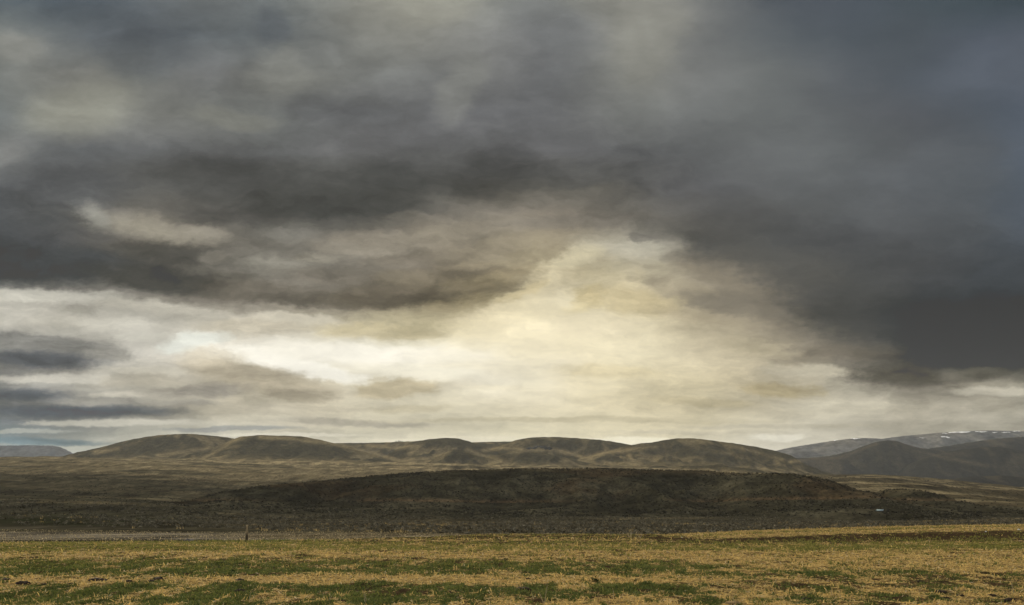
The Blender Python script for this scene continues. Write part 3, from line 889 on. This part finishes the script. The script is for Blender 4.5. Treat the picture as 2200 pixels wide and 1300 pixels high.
CLEAR = []
for px, py, wpx, lab in MOUNDS + [(1682, 1287, 32, ''), (1575, 1297, 40, ''), (1515, 1241, 18, '')]:
    x, y, z = ground_hit(px, py); CLEAR.append((x, y, wpx / FPX * y * .5))


def cleared(X, Y):
    k = np.ones(len(X), bool)
    for x, y, w in CLEAR:
        k &= ~((np.abs(X - x) < w * 1.0 + .02) & (Y < y + w * .8) & (Y > y - w * .8 - .45) & (rng.random(len(X)) < .93))
    return k


def scatter_field(n, y0=17.5, y1=138, k=1.6):
    """random places, thicker nearer the camera as the eye sees them"""
    u = rng.random(n)
    e = 1 - k
    Y = (y0 ** e + u * (y1 ** e - y0 ** e)) ** (1 / e)
    X = (rng.random(n) * 2 - 1) * (.50 * Y + 3.5)
    ok = (Y < edge_y(X) - .3)
    X, Y = X[ok], Y[ok]
    ok = cleared(X, Y)
    return X[ok], Y[ok]


def blades(X, Y, Z, length, width, elev, col, bend=.0):
    """one two-segment blade per place: 5 verts, quad + tri"""
    n = len(X)
    th = rng.random(n) * 2 * math.pi
    dx_, dy_ = np.cos(th), np.sin(th)
    ph = rng.random(n) * math.pi
    wx_, wy_ = np.cos(ph) * width * .5, np.sin(ph) * width * .5
    e0 = elev; e1 = elev - bend
    L1 = length * .55; L2 = length * .45
    mx = X + dx_ * np.cos(e0) * L1; my = Y + dy_ * np.cos(e0) * L1; mz = Z + np.sin(e0) * L1
    tx = mx + dx_ * np.cos(e1) * L2; ty = my + dy_ * np.cos(e1) * L2; tz = mz + np.sin(e1) * L2
    wz = width * .25
    V = np.stack([np.stack([X - wx_, Y - wy_, Z], 1), np.stack([X + wx_, Y + wy_, Z + 0 * wz], 1),
                  np.stack([mx + wx_ * .8, my + wy_ * .8, mz + wz], 1), np.stack([mx - wx_ * .8, my - wy_ * .8, mz - wz], 1),
                  np.stack([tx, ty, tz], 1)], 1).reshape(-1, 3)
    b = np.arange(n) * 5
    Q = np.stack([b, b + 1, b + 2, b + 3], 1); T = np.stack([b + 3, b + 2, b + 4], 1)
    C = np.repeat(col, 5, axis=0)
    return V, Q, T, C


m_straw = mat_attr('dry_straw', .75, .28)
m_grass = mat_attr('green_blade', .7, .30)
# straw stubble and litter
X, Y = scatter_field(480000, k=1.75)
gq, sq, oq = field_mix(X, Y)
keep = rng.random(len(X)) < np.clip(sq * 1.7 - .12, 0.01, 1)
X, Y = X[keep], Y[keep]
n = len(X)
sc = np.clip(Y / 34, .8, 3.0)
ln = (.05 + .12 * rng.random(n) ** 1.5) * sc ** .55
el = np.where(rng.random(n) < .86, rng.random(n) * .30 + .02, rng.random(n) * 1.1 + .25)
tone = rng.random(n) ** .8 * 1.25
c0 = np.array([.82, .60, .225]); c1 = np.array([.24, .16, .07]); c2 = np.array([.66, .54, .34])
col = c0[None] * (1 - tone[:, None] * .55) + c1[None] * (tone[:, None] * .55)
wh = rng.random(n) < .05
col[wh] = c2
Zs = field_full_z(X, Y) + .01
V, Q, T, C = blades(X, Y, Zs, ln, .019 * sc + .004, el, col, .25)
T = T
straw = mesh_np('straw_stubble', V, Q, T, m_straw, False, {'pigment': C})
tag(straw, 'golden straw stubble and loose litter strewn in strips across the field', 'straw', kind='stuff')
# green shoots
X, Y = scatter_field(560000, k=1.75)
gq, sq, oq = field_mix(X, Y)
keep = rng.random(len(X)) < np.clip(gq * 1.6 - .12, 0.01, 1)
X, Y = X[keep], Y[keep]
n = len(X)
sc = np.clip(Y / 34, .8, 3.0)
ln = (.045 + .07 * rng.random(n)) * sc ** .6
tone = np.clip(.5 + .9 * fbm(X / 1.5, Y / 2.5, 130, 3) + .25 * rng.standard_normal(n), 0, 1)
yl = np.clip(.12 + sstep(Y, 34, 62) * .62 * (1 - .8 * sstep(1116 + 1.7 * FPX / Y, 1164, 1160) * (X < -10)) + .25 * rng.standard_normal(n), 0, 1) * .8
cA = np.array([.046, .074, .024]); cB = np.array([.125, .155, .045]); cC = np.array([.33, .29, .08])
col = cA * (1 - tone[:, None]) + cB * tone[:, None]
col = col * (1 - yl[:, None]) + cC * yl[:, None]
V, Q, T, C = blades(X, Y, field_full_z(X, Y), ln, .019 * sc + .004, rng.random(n) * .9 + .55, col, .5)
grass = mesh_np('grass', V, Q, T, m_grass, False, {'pigment': C})
tag(grass, 'short green shoots growing in dark strips between the straw', 'grass', kind='stuff')

# ------------------------------------------------------------------ shrubs (leaf-clump domes)
def shrub_mesh(P, R, Hh, col, ntri=26, flat=.8):
    n = len(P)
    u = rng.random((n, ntri)); th = rng.random((n, ntri)) * 2 * math.pi
    cz = rng.random((n, ntri)) ** .8
    rad = np.sqrt(np.clip(1 - cz ** 2, 0, 1)) * (.45 + .6 * u)
    cx = P[:, 0, None] + np.cos(th) * rad * R[:, None]
    cy = P[:, 1, None] + np.sin(th) * rad * R[:, None]
    czz = P[:, 2, None] + cz * Hh[:, None] * (.55 + .5 * rng.random((n, ntri))) - .05
    c = np.stack([cx, cy, czz], -1)
    s = (R * .42)[:, None, None, None]
    off = rng.standard_normal((n, ntri, 3, 3)) * s * np.array([1, 1, .8])
    V = (c[:, :, None, :] + off).reshape(-1, 3)
    T = np.arange(n * ntri * 3).reshape(-1, 3)
    shade = .6 + .8 * rng.random((n, ntri))
    C = np.repeat((col[:, None, :] * shade[:, :, None]).reshape(-1, 3), 3, axis=0)
    return V, T, C


m_sage = mat_attr('sagebrush_leaf', .85, .1, .2, .5)


def terrain_z(X, Y):
    z1 = ground_z(X, Y)
    z2 = mesa_height(X, Y)[0]
    inside = (X > xr[0]) & (X < xr[1]) & (Y > 335) & (Y < 1295)
    return np.where(inside, np.maximum(z1, z2), z1), inside & (z2 > z1)


Ps = []
# flats between the field and the mesa
n = 34000
Y = 150 + (1 - rng.random(n) ** .8) * 480
X = (rng.random(n) * 2 - 1) * Y * .55
dens = sstep(fbm(X / 45, Y / 30, 140, 4), -.22, .12)
a = 1100 + FPX * X / Y
start = np.interp(a, [-300, 0, 500, 800, 1000, 1300, 1600, 2300], [270, 260, 245, 215, 175, 160, 170, 200])
dens = dens * sstep(Y, start - 10, start + 35)
dens = dens * (1 - .8 * (1 - sstep(a, 150, 420)) * (Y < 520))
k = rng.random(n) < dens
X, Y = X[k], Y[k]
z, _ = terrain_z(X, Y)
Ps.append((X, Y, z, .28 + .38 * rng.random(len(X)), 1.0, 3.7))
# mesa face and rim
n = 60000
X = xr[0] + rng.random(n) * (xr[1] - xr[0]); Y = 430 + rng.random(n) * 540
z, on = terrain_z(X, Y)
dens = .25 + .75 * sstep(fbm(X / 34, Y / 40, 141, 4), -.15, .15)
k = on & (rng.random(n) < dens * .85)
X, Y, z = X[k], Y[k], z[k]
Ps.append((X, Y, z, .34 + .46 * rng.random(len(X)), 1.05, 1.1))
# left slope
n = 16000
Y = 450 + rng.random(n) * 1100
X = (-.56 + rng.random(n) * .50) * Y
z, on = terrain_z(X, Y)
dens = sstep(fbm(X / 90, Y / 50, 142, 4), -.12, .2)
k = (~on) & (rng.random(n) < dens * .8)
X, Y, z = X[k], Y[k], z[k]
Ps.append((X, Y, z, .34 + .40 * rng.random(len(X)), 1.0, 1.5))
# right rise behind the mesa
n = 2200
Y = 900 + rng.random(n) * 900
X = (.22 + rng.random(n) * .34) * Y
z, on = terrain_z(X, Y)
k = (~on) & (rng.random(n) < sstep(fbm(X / 120, Y / 50, 143, 4), -.05, .2))
X, Y, z = X[k], Y[k], z[k]
Ps.append((X, Y, z, .5 + .6 * rng.random(len(X)), 1.0, .9))
Vs, Ts, Cs = [], [], []; base = 0
for X, Y, z, R, hh, br in Ps:
    n = len(X)
    tone = rng.random(n)
    col = .75 * br * (np.array([.030, .027, .018]) * (1 - tone[:, None]) + np.array([.064, .058, .042]) * tone[:, None])
    V, T, C = shrub_mesh(np.stack([X, Y, z], 1), R, R * .95, col, 13)
    Vs.append(V); Ts.append(T + base); Cs.append(C); base += len(V)
sage = mesh_np('sagebrush', np.concatenate(Vs), None, np.concatenate(Ts), m_sage, False, {'pigment': np.concatenate(Cs)})
tag(sage, 'dark grey-green sagebrush covering the flats, the long low mesa and the left slope', 'sagebrush', kind='stuff')

# pale bunch grass between the sagebrush
n = 9000
Y = 150 + rng.random(n) ** 1.2 * 330
X = (rng.random(n) * 2 - 1) * Y * .52
a = 1100 + FPX * X / Y
st = sstep(fbm(X / 60, Y / 9, 150, 3), .12, .3)
k = (rng.random(n) < st * (.25 + .75 * sstep(a, 500, 800))) & (Y > np.interp(a, [0, 1000, 2200], [260, 190, 200]))
X, Y = X[k], Y[k]; n = len(X)
rep = 7
X = np.repeat(X, rep) + rng.standard_normal(n * rep) * .35; Y = np.repeat(Y, rep) + rng.standard_normal(n * rep) * .35
z, _ = terrain_z(X, Y)
n = len(X)
col = np.array([.38, .29, .14])[None] * (.5 + .8 * rng.random(n))[:, None]
LL = .25 + .45 * rng.random(n)
m_ = 42000                                  # short bleached turf on the flat behind the field
Y2 = 88 + rng.random(m_) ** 1.3 * 130; X2 = (rng.random(m_) * 2 - 1) * Y2 * .52
k = (Y2 > edge_y(X2) + 2) & (fbm(X2 / 26, Y2 / 3.2, 28, 5) > -.02)
X2, Y2 = X2[k], Y2[k]; z2, _ = terrain_z(X2, Y2)
X = np.concatenate([X, X2]); Y = np.concatenate([Y, Y2]); z = np.concatenate([z, z2])
LL = np.concatenate([LL, .04 + .10 * rng.random(len(X2))])
col = np.concatenate([col, np.array([.42, .35, .215])[None] * (.4 + .9 * rng.random(len(X2)))[:, None]])
n = len(X)
V, Q, T, C = blades(X, Y, z, LL, np.full(n, .12), rng.random(n) * .6 + .9, col, .4)
bunch = mesh_np('bunch_grass', V, Q, T, m_straw, False, {'pigment': C})
tag(bunch, 'pale and golden dry grass on the flats behind the field', 'dry grass', kind='stuff')

# ------------------------------------------------------------------ individual things
m_clod = mat_simple('dark_earth', (.020, .014, .009), (.060, .042, .028), 14, .95, .02)
m_tanmound = mat_simple('straw_earth', (.20, .135, .06), (.34, .235, .105), 22, .95, .02)


def blob(name, sx_, sy_, sz_, seed, mat, rough=.35, nseg=26, nring=10, sharp=2.6):
    """irregular heap: half dome with crumbly relief"""
    th = np.linspace(0, 2 * math.pi, nseg, endpoint=False)
    V = []
    for i in range(nring + 1):
        t = i / nring
        r = math.sin(t * math.pi / 2 * 1.06) if i else 0.0
        zz = math.cos(t * math.pi / 2) ** 1.1 if t < 1 else -.12
        for a_ in th:
            k = 1 + rough * float(fbm(np.array(math.cos(a_) * sharp * r + seed), np.array(math.sin(a_) * sharp * r + 2 * t), seed, 4)) * 2
            V.append((math.cos(a_) * r * sx_ * k, math.sin(a_) * r * sy_ * k, zz * sz_ * (k if t < .95 else 1)))
    V = np.array(V)
    Q = []
    for i in range(nring):
        for j in range(nseg):
            Q.append((i * nseg + j, (i + 1) * nseg + j, (i + 1) * nseg + (j + 1) % nseg, i * nseg + (j + 1) % nseg))
    return mesh_np(name, V, np.array(Q), mat=mat)


for i, (px, py, wpx, lab) in enumerate(MOUNDS):
    x, y, z = ground_hit(px, py)
    w = wpx / FPX * y * .5
    o = blob('earth_mound', w * 1.1, w * .75, w * (.32 if wpx < 34 else .18) + .03, 11 + i * 3, m_clod, .3)
    o.location = (x, y, z - .015); o.rotation_euler.z = random.uniform(-.4, .4)
    tag(o, lab, 'earth mound', 'dark earth mounds in the field')
for px, py, wpx, lab in ((1682, 1287, 32, "pale straw-covered hump with a dark notch near the bottom right"),
                         (1575, 1297, 40, "flat straw-covered hump at the bottom edge right of centre"),
                         (1515, 1241, 18, "rounded straw-covered hump at the left end of a green strip")):
    x, y, z = ground_hit(px, py)
    w = wpx / FPX * y * .5
    o = blob('straw_hump', w, w * .8, w * .32, 91 + px, m_tanmound, .2)
    o.location = (x, y, z - .015)
    tag(o, lab, 'straw hump', 'straw-covered humps')

m_weed = mat_attr('weed_leaf', .65, .25, .2, 8)
for i, (px, py, wpx, lab) in enumerate(WEEDS):
    x, y, z = ground_hit(px, py)
    w = wpx / FPX * y * .5
    P = np.array([[0, 0, 0.]])
    col = np.array([[.030, .055, .018]])
    V, T, C = shrub_mesh(P, np.array([w * .8]), np.array([w * 1.0]), col, 160)
    V = (V - np.array([0, 0, 0])) * 1.0
    # smaller leaves for the close weeds
    ctr = V.reshape(-1, 3, 3).mean(1, keepdims=True)
    V = (ctr + (V.reshape(-1, 3, 3) - ctr) * .38).reshape(-1, 3)
    nv = len(V)                              # stems tie every leaf to the root
    V = np.concatenate([V, [[.004, 0, -.02], [-.004, .003, -.02]]])
    st_ = np.array([(nv, nv + 1, 3 * q_) for q_ in range(nv // 3)])
    T = np.concatenate([T, st_]); C = np.concatenate([C, [[.05, .06, .025], [.05, .06, .025]]])
    o = mesh_np('weed', V, None, T, m_weed, False, {'pigment': C})
    o.location = (x, y, z)
    tag(o, lab, 'weed', 'green weeds in the field')

# tall dry stalks
m_stalk = mat_simple('dry_stalk', (.42, .32, .16), (.62, .52, .33), 30, .8)


def stalks(name, n, h, spread, thick=.012):
    Vv, Ff = [], []
    for i in range(n):
        bx = random.gauss(0, spread); by = random.gauss(0, spread); le = random.uniform(.6, 1) * h
        tx = bx + random.gauss(0, .28) * le; ty = by + random.gauss(0, .2) * le
        k = len(Vv)
        for q in range(4):
            t = q / 3; th_ = thick * (1 - .65 * t)
            cx = (bx + (tx - bx) * t ** 1.5) * (q > 0); cy = (by + (ty - by) * t ** 1.5) * (q > 0)
            for (ax, ay) in ((-1, -.6), (1, -.6), (0, 1)):
                Vv.append((cx + ax * th_, cy + ay * th_, le * t - (.03 if q == 0 else 0)))
        for q in range(3):
            for e in range(3):
                Ff.append((k + q * 3 + e, k + q * 3 + (e + 1) % 3, k + q * 3 + 3 + (e + 1) % 3, k + q * 3 + 3 + e))
    return mesh_np(name, np.array(Vv), np.array(Ff), mat=m_stalk, smooth=False)


for px, py, n, h, th_, lab in (
    (1352, 1154, 3, 1.0, .03, "tallest golden stalks rising from the ditch line, left of a pair"),
    (1356, 1155, 2, .9, .028, "slim golden stalks touching the tallest ones on the ditch line"),
    (1376, 1156, 4, .75, .026, "shorter golden stalks right of the tallest ones on the ditch line"),
    (1367, 1157, 3, .4, .024, "lowest golden stalks between the two taller tufts"),
    (1170, 1300, 2, .42, .009, "long bent pale stalk left of the large leafy weed at the bottom"),
    (1316, 1290, 1, .26, .009, "single upright white stalk right of centre at the bottom"),
    (2031, 1222, 1, .28, .012, "single upright pale stalk on the right straw strip"),
    (1578, 1299, 2, .30, .008, "crossed tan stalks at the bottom edge right of centre"),
    (1787, 1280, 1, .22, .008, "short leaning pale stalk behind the straw hump"),
    (1249, 1268, 1, .16, .008, "white leaning stalk in dark grass right of centre"),
    (536, 1295, 1, .24, .009, "single grey stalk standing in green grass at lower left"),
    (708, 1290, 2, .22, .007, "forked thin stalk standing in green grass at lower left centre"),
    (785, 1298, 2, .28, .008, "leaning tan stalk near the bottom edge left of centre"),
    (2178, 1277, 2, .30, .009, "pale stalk pair beside the heaps at the right edge")):
    x, y, z = ground_hit(px, min(py, 1299))
    o = stalks('dry_stalk', n, h, .02 if n < 3 else .12, th_)
    o.location = (x, y, z)
    tag(o, lab, 'dry stalk', 'dry stalks standing in the field')

# the weathered post at the far edge of the field
def box_mesh(name, sx_, sy_, h, mat, taper=1.0, lean=0.0, rag=0.0, seed=0, nseg=10, link=True):
    rs = random.Random(seed)
    Vv, Ff = [], []
    m = 8
    for i in range(nseg + 1):
        t = i / nseg
        k = 1 - (1 - taper) * t
        for j in range(m):
            a_ = 2 * math.pi * (j + .5) / m
            r = 1 + rag * rs.uniform(-1, 1)
            zz = t * h
            if i == nseg: zz += rs.uniform(-1, 1) * .03 * rag * 6
            Vv.append((math.cos(a_) * sx_ * k * r + lean * t * h, math.sin(a_) * sy_ * k * r, zz))
    for i in range(nseg):
        for j in range(m):
            Ff.append((i * m + j, i * m + (j + 1) % m, (i + 1) * m + (j + 1) % m, (i + 1) * m + j))
    Vv.append((lean * h, 0, h)); top = len(Vv) - 1
    T = [(nseg * m + j, nseg * m + (j + 1) % m, top) for j in range(m)]
    return mesh_np(name, np.array(Vv), np.array(Ff), np.array(T), mat, False)


m_wood = mat_simple('weathered_wood', (.09, .07, .045), (.40, .31, .18), 6, .85, .01, stretch=(6, 6, 1))
m_wood2 = mat_simple('dark_wood', (.05, .04, .03), (.12, .10, .075), 6, .85, .01, stretch=(6, 6, 1))
nt = m_wood.node_tree; hw = G(nt)             # darker foot, paler top
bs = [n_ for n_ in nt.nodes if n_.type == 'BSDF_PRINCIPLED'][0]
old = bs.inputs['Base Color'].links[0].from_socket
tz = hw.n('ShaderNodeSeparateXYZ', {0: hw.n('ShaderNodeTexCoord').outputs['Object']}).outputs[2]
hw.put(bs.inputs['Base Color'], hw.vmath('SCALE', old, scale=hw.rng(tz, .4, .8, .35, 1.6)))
x, y, z = ground_hit(530, 1161)
o = box_mesh('fence_post', .10, .09, 1.28, m_wood, .82, -.02, .1, 3)
o.location = (x, y, z - .03)
tag(o, "thick weathered wooden post standing alone at the field's far edge", 'fence post')
for px, py, hpx, lab in ((354, 1137, 8, "thin dark post at the left end of the far post line"),
                         (391, 1137, 9, "thin dark post with a pale top, right of the leftmost one"),
                         (841, 1133, 7, "thin dark post in the sagebrush left of centre"),
                         (472, 1134, 5, "short dark post nearest the thick wooden post")):
    x, y, z = ground_hit(px, py, 130, 900, lambda a_, b_: ground_z(a_, b_))
    hh = hpx / FPX * y
    o = box_mesh('thin_post', .10, .09, hh, m_wood2, .8, .02, .12, px, 5)
    o.location = (x, y, z - .02)
    tag(o, lab, 'fence post', 'thin posts on the far flats')

# stones
m_white = mat_simple('white_stone', (.55, .54, .5), (.8, .79, .75), 9, .8, .01)
m_dkrock = mat_simple('basalt', (.030, .028, .026), (.085, .08, .072), .15, .9, .3)
for px, py, wpx, lab in ((2189, 1139, 6, "small white stone on the far right straw strip"),
                         (1465, 1155, 3, "tiny white stone on dark soil right of centre"),
                         (2118, 1143, 4, "pale stone at the near edge of the far right strip")):
    x, y, z = ground_hit(px, py)
    w = wpx / FPX * y * .5
    o = blob('white_stone', w, w * .8, w * .8, px, m_white, .25, 12, 5)
    o.location = (x, y, z); tag(o, lab, 'stone', 'pale stones in the field')
x, y, z = ground_hit(406, 1163)
o = blob('stone_pile', .42, .3, .16, 77, mat_simple('grey_stone', (.07, .065, .06), (.22, .2, .19), 6, .9, .05), .5, 22, 8)
o.location = (x, y, z)
tag(o, "low grey stone pile at the field edge left of the wooden post", 'stone pile')

# rock outcrop on the central hill: tumbled angular blocks
def on_surface(px, py, fns, y0, y1):
    Yt = np.linspace(y0, y1, 4000)
    X, YY, Z = pix(px, py, Yt)
    zz = np.max([f(X, YY)[0] for f in fns], axis=0)
    hit = np.nonzero(Z <= zz)[0]
    i = hit[0] if len(hit) else int(np.argmin(Z - zz))
    return float(X[i]), float(Yt[i]), float(zz[i])


def hill_f(idx):
    c, Y, w, s = HILLS[idx]
    return ridge_fn(c, Y, w)[0]


x, y, z = on_surface(1160, 963, [hill_f(5), hill_f(8)], 2600, 4000)
Vr, Tr = [], []
for i in range(46):
    bx = random.uniform(-42, 42); hgt = (1 - abs(bx) / 60) * random.uniform(5, 13); w = random.uniform(4, 10)
    k = len(Vr)
    by = random.uniform(-12, 12)
    for zz, kk in ((-10, 1.15), (hgt * .7, 1.0), (hgt, .55)):
        for a_ in range(5):
            an = a_ * 2 * math.pi / 5 + i
            Vr.append((bx + math.cos(an) * w * kk * random.uniform(.8, 1.2), by + math.sin(an) * w * .8 * kk, zz + random.uniform(-1, 1)))
    for r_ in range(2):
        for a_ in range(5):
            Tr.append((k + r_ * 5 + a_, k + r_ * 5 + (a_ + 1) % 5, k + r_ * 5 + 5 + (a_ + 1) % 5))
            Tr.append((k + r_ * 5 + a_, k + r_ * 5 + 5 + (a_ + 1) % 5, k + r_ * 5 + 5 + a_))
    for a_ in range(1, 4): Tr.append((k + 10, k + 10 + a_, k + 11 + a_))
o = mesh_np('rock_outcrop', np.array(Vr), None, np.array(Tr), m_dkrock, False)
o.location = (x, y, z - 2)
tag(o, "dark craggy rock outcrop on the shoulder of the middle hill", 'rock outcrop')

# junipers on the skyline
m_bark = mat_simple('bark', (.05, .04, .03), (.1, .08, .06), 1, .9)
m_jun = mat_attr('juniper_leaf', .8, .1, .2, .4)
for px, hpx, wpx, lab in ((851, 3, 2.4, "leftmost small dark tree on the low skyline knoll"),
                          (856.5, 3.6, 2.6, "tallest small dark tree on the low skyline knoll"),
                          (860, 2.6, 2.8, "broad small tree right of the tallest on the skyline knoll"),
                          (864, 2.2, 2.2, "rightmost low tree on the skyline knoll")):
    x, y, z = on_surface(px, 949.5, [hill_f(2)], 3900, 4900)
    root = bpy.data.objects.new('juniper_tree', None); COL.objects.link(root); root.location = (x, y, z - .5)
    h = hpx / FPX * y * .85; w = wpx / FPX * y * .4
    tr = box_mesh('trunk', .35, .35, h * .6, m_bark, .5, .02, .1, int(px), 4); tr.parent = root
    V, T, C = shrub_mesh(np.array([[0, 0, h * .18]]), np.array([w]), np.array([h * .9]), np.array([[.035, .038, .022]]), 120)
    cr_ = mesh_np('crown', V, None, T, m_jun, False, {'pigment': C}); cr_.parent = root
    tag(root, lab, 'tree', 'small trees on the skyline knoll')

# small roofed shelter on the right-hand slope
x, y, z = ground_hit(1890, 1098, 340, 1100, lambda a_, b_: terrain_z(a_, b_)[0])
root = bpy.data.objects.new('shed', None); COL.objects.link(root); root.location = (x, y, z); root.rotation_euler.z = math.radians(-24)
px_m = y / FPX
W = 15.5 * px_m * .5; D = 1.5
m_roof = mat_simple('pale_blue_sheet_metal', (.20, .29, .34), (.30, .37, .40), .8, .35, .0)
m_wallm = mat_simple('dark_board', (.03, .028, .024), (.06, .055, .048), 2, .9)


def quad_slab(name, pts, th_, mat):
    P = np.array(pts, float); V = np.concatenate([P, P - np.array([0, 0, th_])])
    Q = np.array([(0, 1, 2, 3), (7, 6, 5, 4), (0, 4, 5, 1), (1, 5, 6, 2), (2, 6, 7, 3), (3, 7, 4, 0)])
    return mesh_np(name, V, Q, mat=mat, smooth=False)


ro = quad_slab('roof', [(-W, -D, .10), (W, -D, .10), (W, D, .78), (-W, D, .78)], .05, m_roof); ro.parent = root
for i in range(11):
    rb_x = -W + (i + .5) * 2 * W / 11
wa = quad_slab('wall', [(-W * .92, -D * .7, .12), (W * .92, -D * .7, .12), (W * .92, D * .7, .5), (-W * .92, D * .7, .5)], .9, m_wallm); wa.parent = root
tag(root, "tiny low shed with a pale blue metal roof on the dark right slope", 'shed')

# snow patches on the far mountains: thin drifts that follow the slope
m_snow = mat_simple('old_snow', (.86, .87, .88), (.95, .95, .95), .004, .6)
SNOW = [
 (2062, 929.5, 25, 2.2, -3, 2, "longest snow drift just under the far right mountain's summit"),
 (2108, 928.5, 14, 1.5, 0, 2, "flat snow drift right of the longest one"),
 (2137, 930, 6, 1.3, 2, 2, "short snow drift third from left under the summit"),
 (2161, 930, 10, 1.3, 2, 2, "snow drift fourth from left under the summit"),
 (2184, 927.5, 9, 1.0, 1, 2, "faint snow drift at the right edge under the summit"),
 (2031, 940, 10, 2.2, 6, 2, "slanting bright snow drift lower than all the others"),
 (2030, 932, 6, 1.0, -2, 2, "tiny snow drift at the left tip of the longest one"),
 (1981, 941.5, 6, .8, 4, 2, "thin broken snow drift on the right mountain's left flank"),
 (1837, 943.2, 12, 1.6, 2, 1, "wider snow drift on the left snowy mountain"),
 (1795, 946.8, 6, 1.2, -2, 1, "short snow drift on the left snowy mountain"),
]


def snow_surf(which):
    ob = far1 if which == 1 else far2
    me = ob.data
    co = np.empty(len(me.vertices) * 3, np.float32); me.vertices.foreach_get('co', co); co = co.reshape(-1, 3)
    xs_ = np.unique(co[:, 0]); ys_ = np.unique(co[:, 1])
    return xs_, ys_, co[:, 2].reshape(len(ys_), len(xs_))


surf = {1: snow_surf(1), 2: snow_surf(2)}


def samp(which, X, Y):
    xs_, ys_, Zg = surf[which]
    ix = np.clip((X - xs_[0]) / (xs_[1] - xs_[0]), 0, len(xs_) - 2.001); iy = np.clip((Y - ys_[0]) / (ys_[1] - ys_[0]), 0, len(ys_) - 2.001)
    i = ix.astype(int); j = iy.astype(int); fx, fy = ix - i, iy - j
    return Zg[j, i] * (1 - fx) * (1 - fy) + Zg[j, i + 1] * fx * (1 - fy) + Zg[j + 1, i] * (1 - fx) * fy + Zg[j + 1, i + 1] * fx * fy


for k_, (px, py, rw, rh, ang, which, lab) in enumerate(SNOW):
    nu, nv = 28, 7
    V = []
    y0_, y1_ = (5600, 7000) if which == 1 else (6200, 7900)
    Yt = np.linspace(y0_, y1_, 900)
    ok = True
    for j in range(nv):
        for i in range(nu):
            u = i / (nu - 1) * 2 - 1; v_ = j / (nv - 1) * 2 - 1
            edge = math.sqrt(max(0, 1 - abs(u) ** 2.6)) * (1 + .3 * math.sin(5 * u + k_) + .2 * math.sin(11 * u + 2 * k_))
            qx = px + u * rw; qy = py + v_ * rh * .55 * edge + u * rw * math.tan(math.radians(ang)) + .5 * math.sin(3 * u + k_)
            X_, Y_, Z_ = pix(qx, qy, Yt)
            zz = samp(which, X_, Y_)
            h_ = np.nonzero(Z_ <= zz)[0]
            ii = h_[0] if len(h_) else int(np.argmin(Z_ - zz))
            V.append((X_[ii], Y_[ii], zz[ii] + 3.0))
    V = np.array(V)
    o = mesh_np('snow_patch', V, grid_faces(nv, nu), mat=m_snow)
    tag(o, lab, 'snow patch', 'snow drifts on the far mountains')

# ------------------------------------------------------------------ haze
hz = bpy.data.materials.new('haze'); hz.use_nodes = True
hz.node_tree.nodes.clear()
hh = G(hz.node_tree)
pv = hh.n('ShaderNodeVolumePrincipled')
pv.inputs['Color'].default_value = (.74, .82, .97, 1)
pv.inputs['Density'].default_value = 2.0e-5
pv.inputs['Anisotropy'].default_value = 0.25
hh.t.links.new(pv.outputs[0], hh.n('ShaderNodeOutputMaterial').inputs['Volume'])
L_, Bt, Tp = 26500.0, -20.0, 680.0
V = np.array([(sx_ * L_, sy_ * L_, zz) for zz in (Bt, Tp) for sx_, sy_ in ((-1, -1), (1, -1), (1, 1), (-1, 1))])
Q = np.array([(3, 2, 1, 0), (4, 5, 6, 7), (0, 1, 5, 4), (1, 2, 6, 5), (2, 3, 7, 6), (3, 0, 4, 7)])
haze = mesh_np('haze', V, Q, mat=hz, smooth=False)
tag(haze, 'thin pale haze over the far hills', 'haze', kind='stuff')
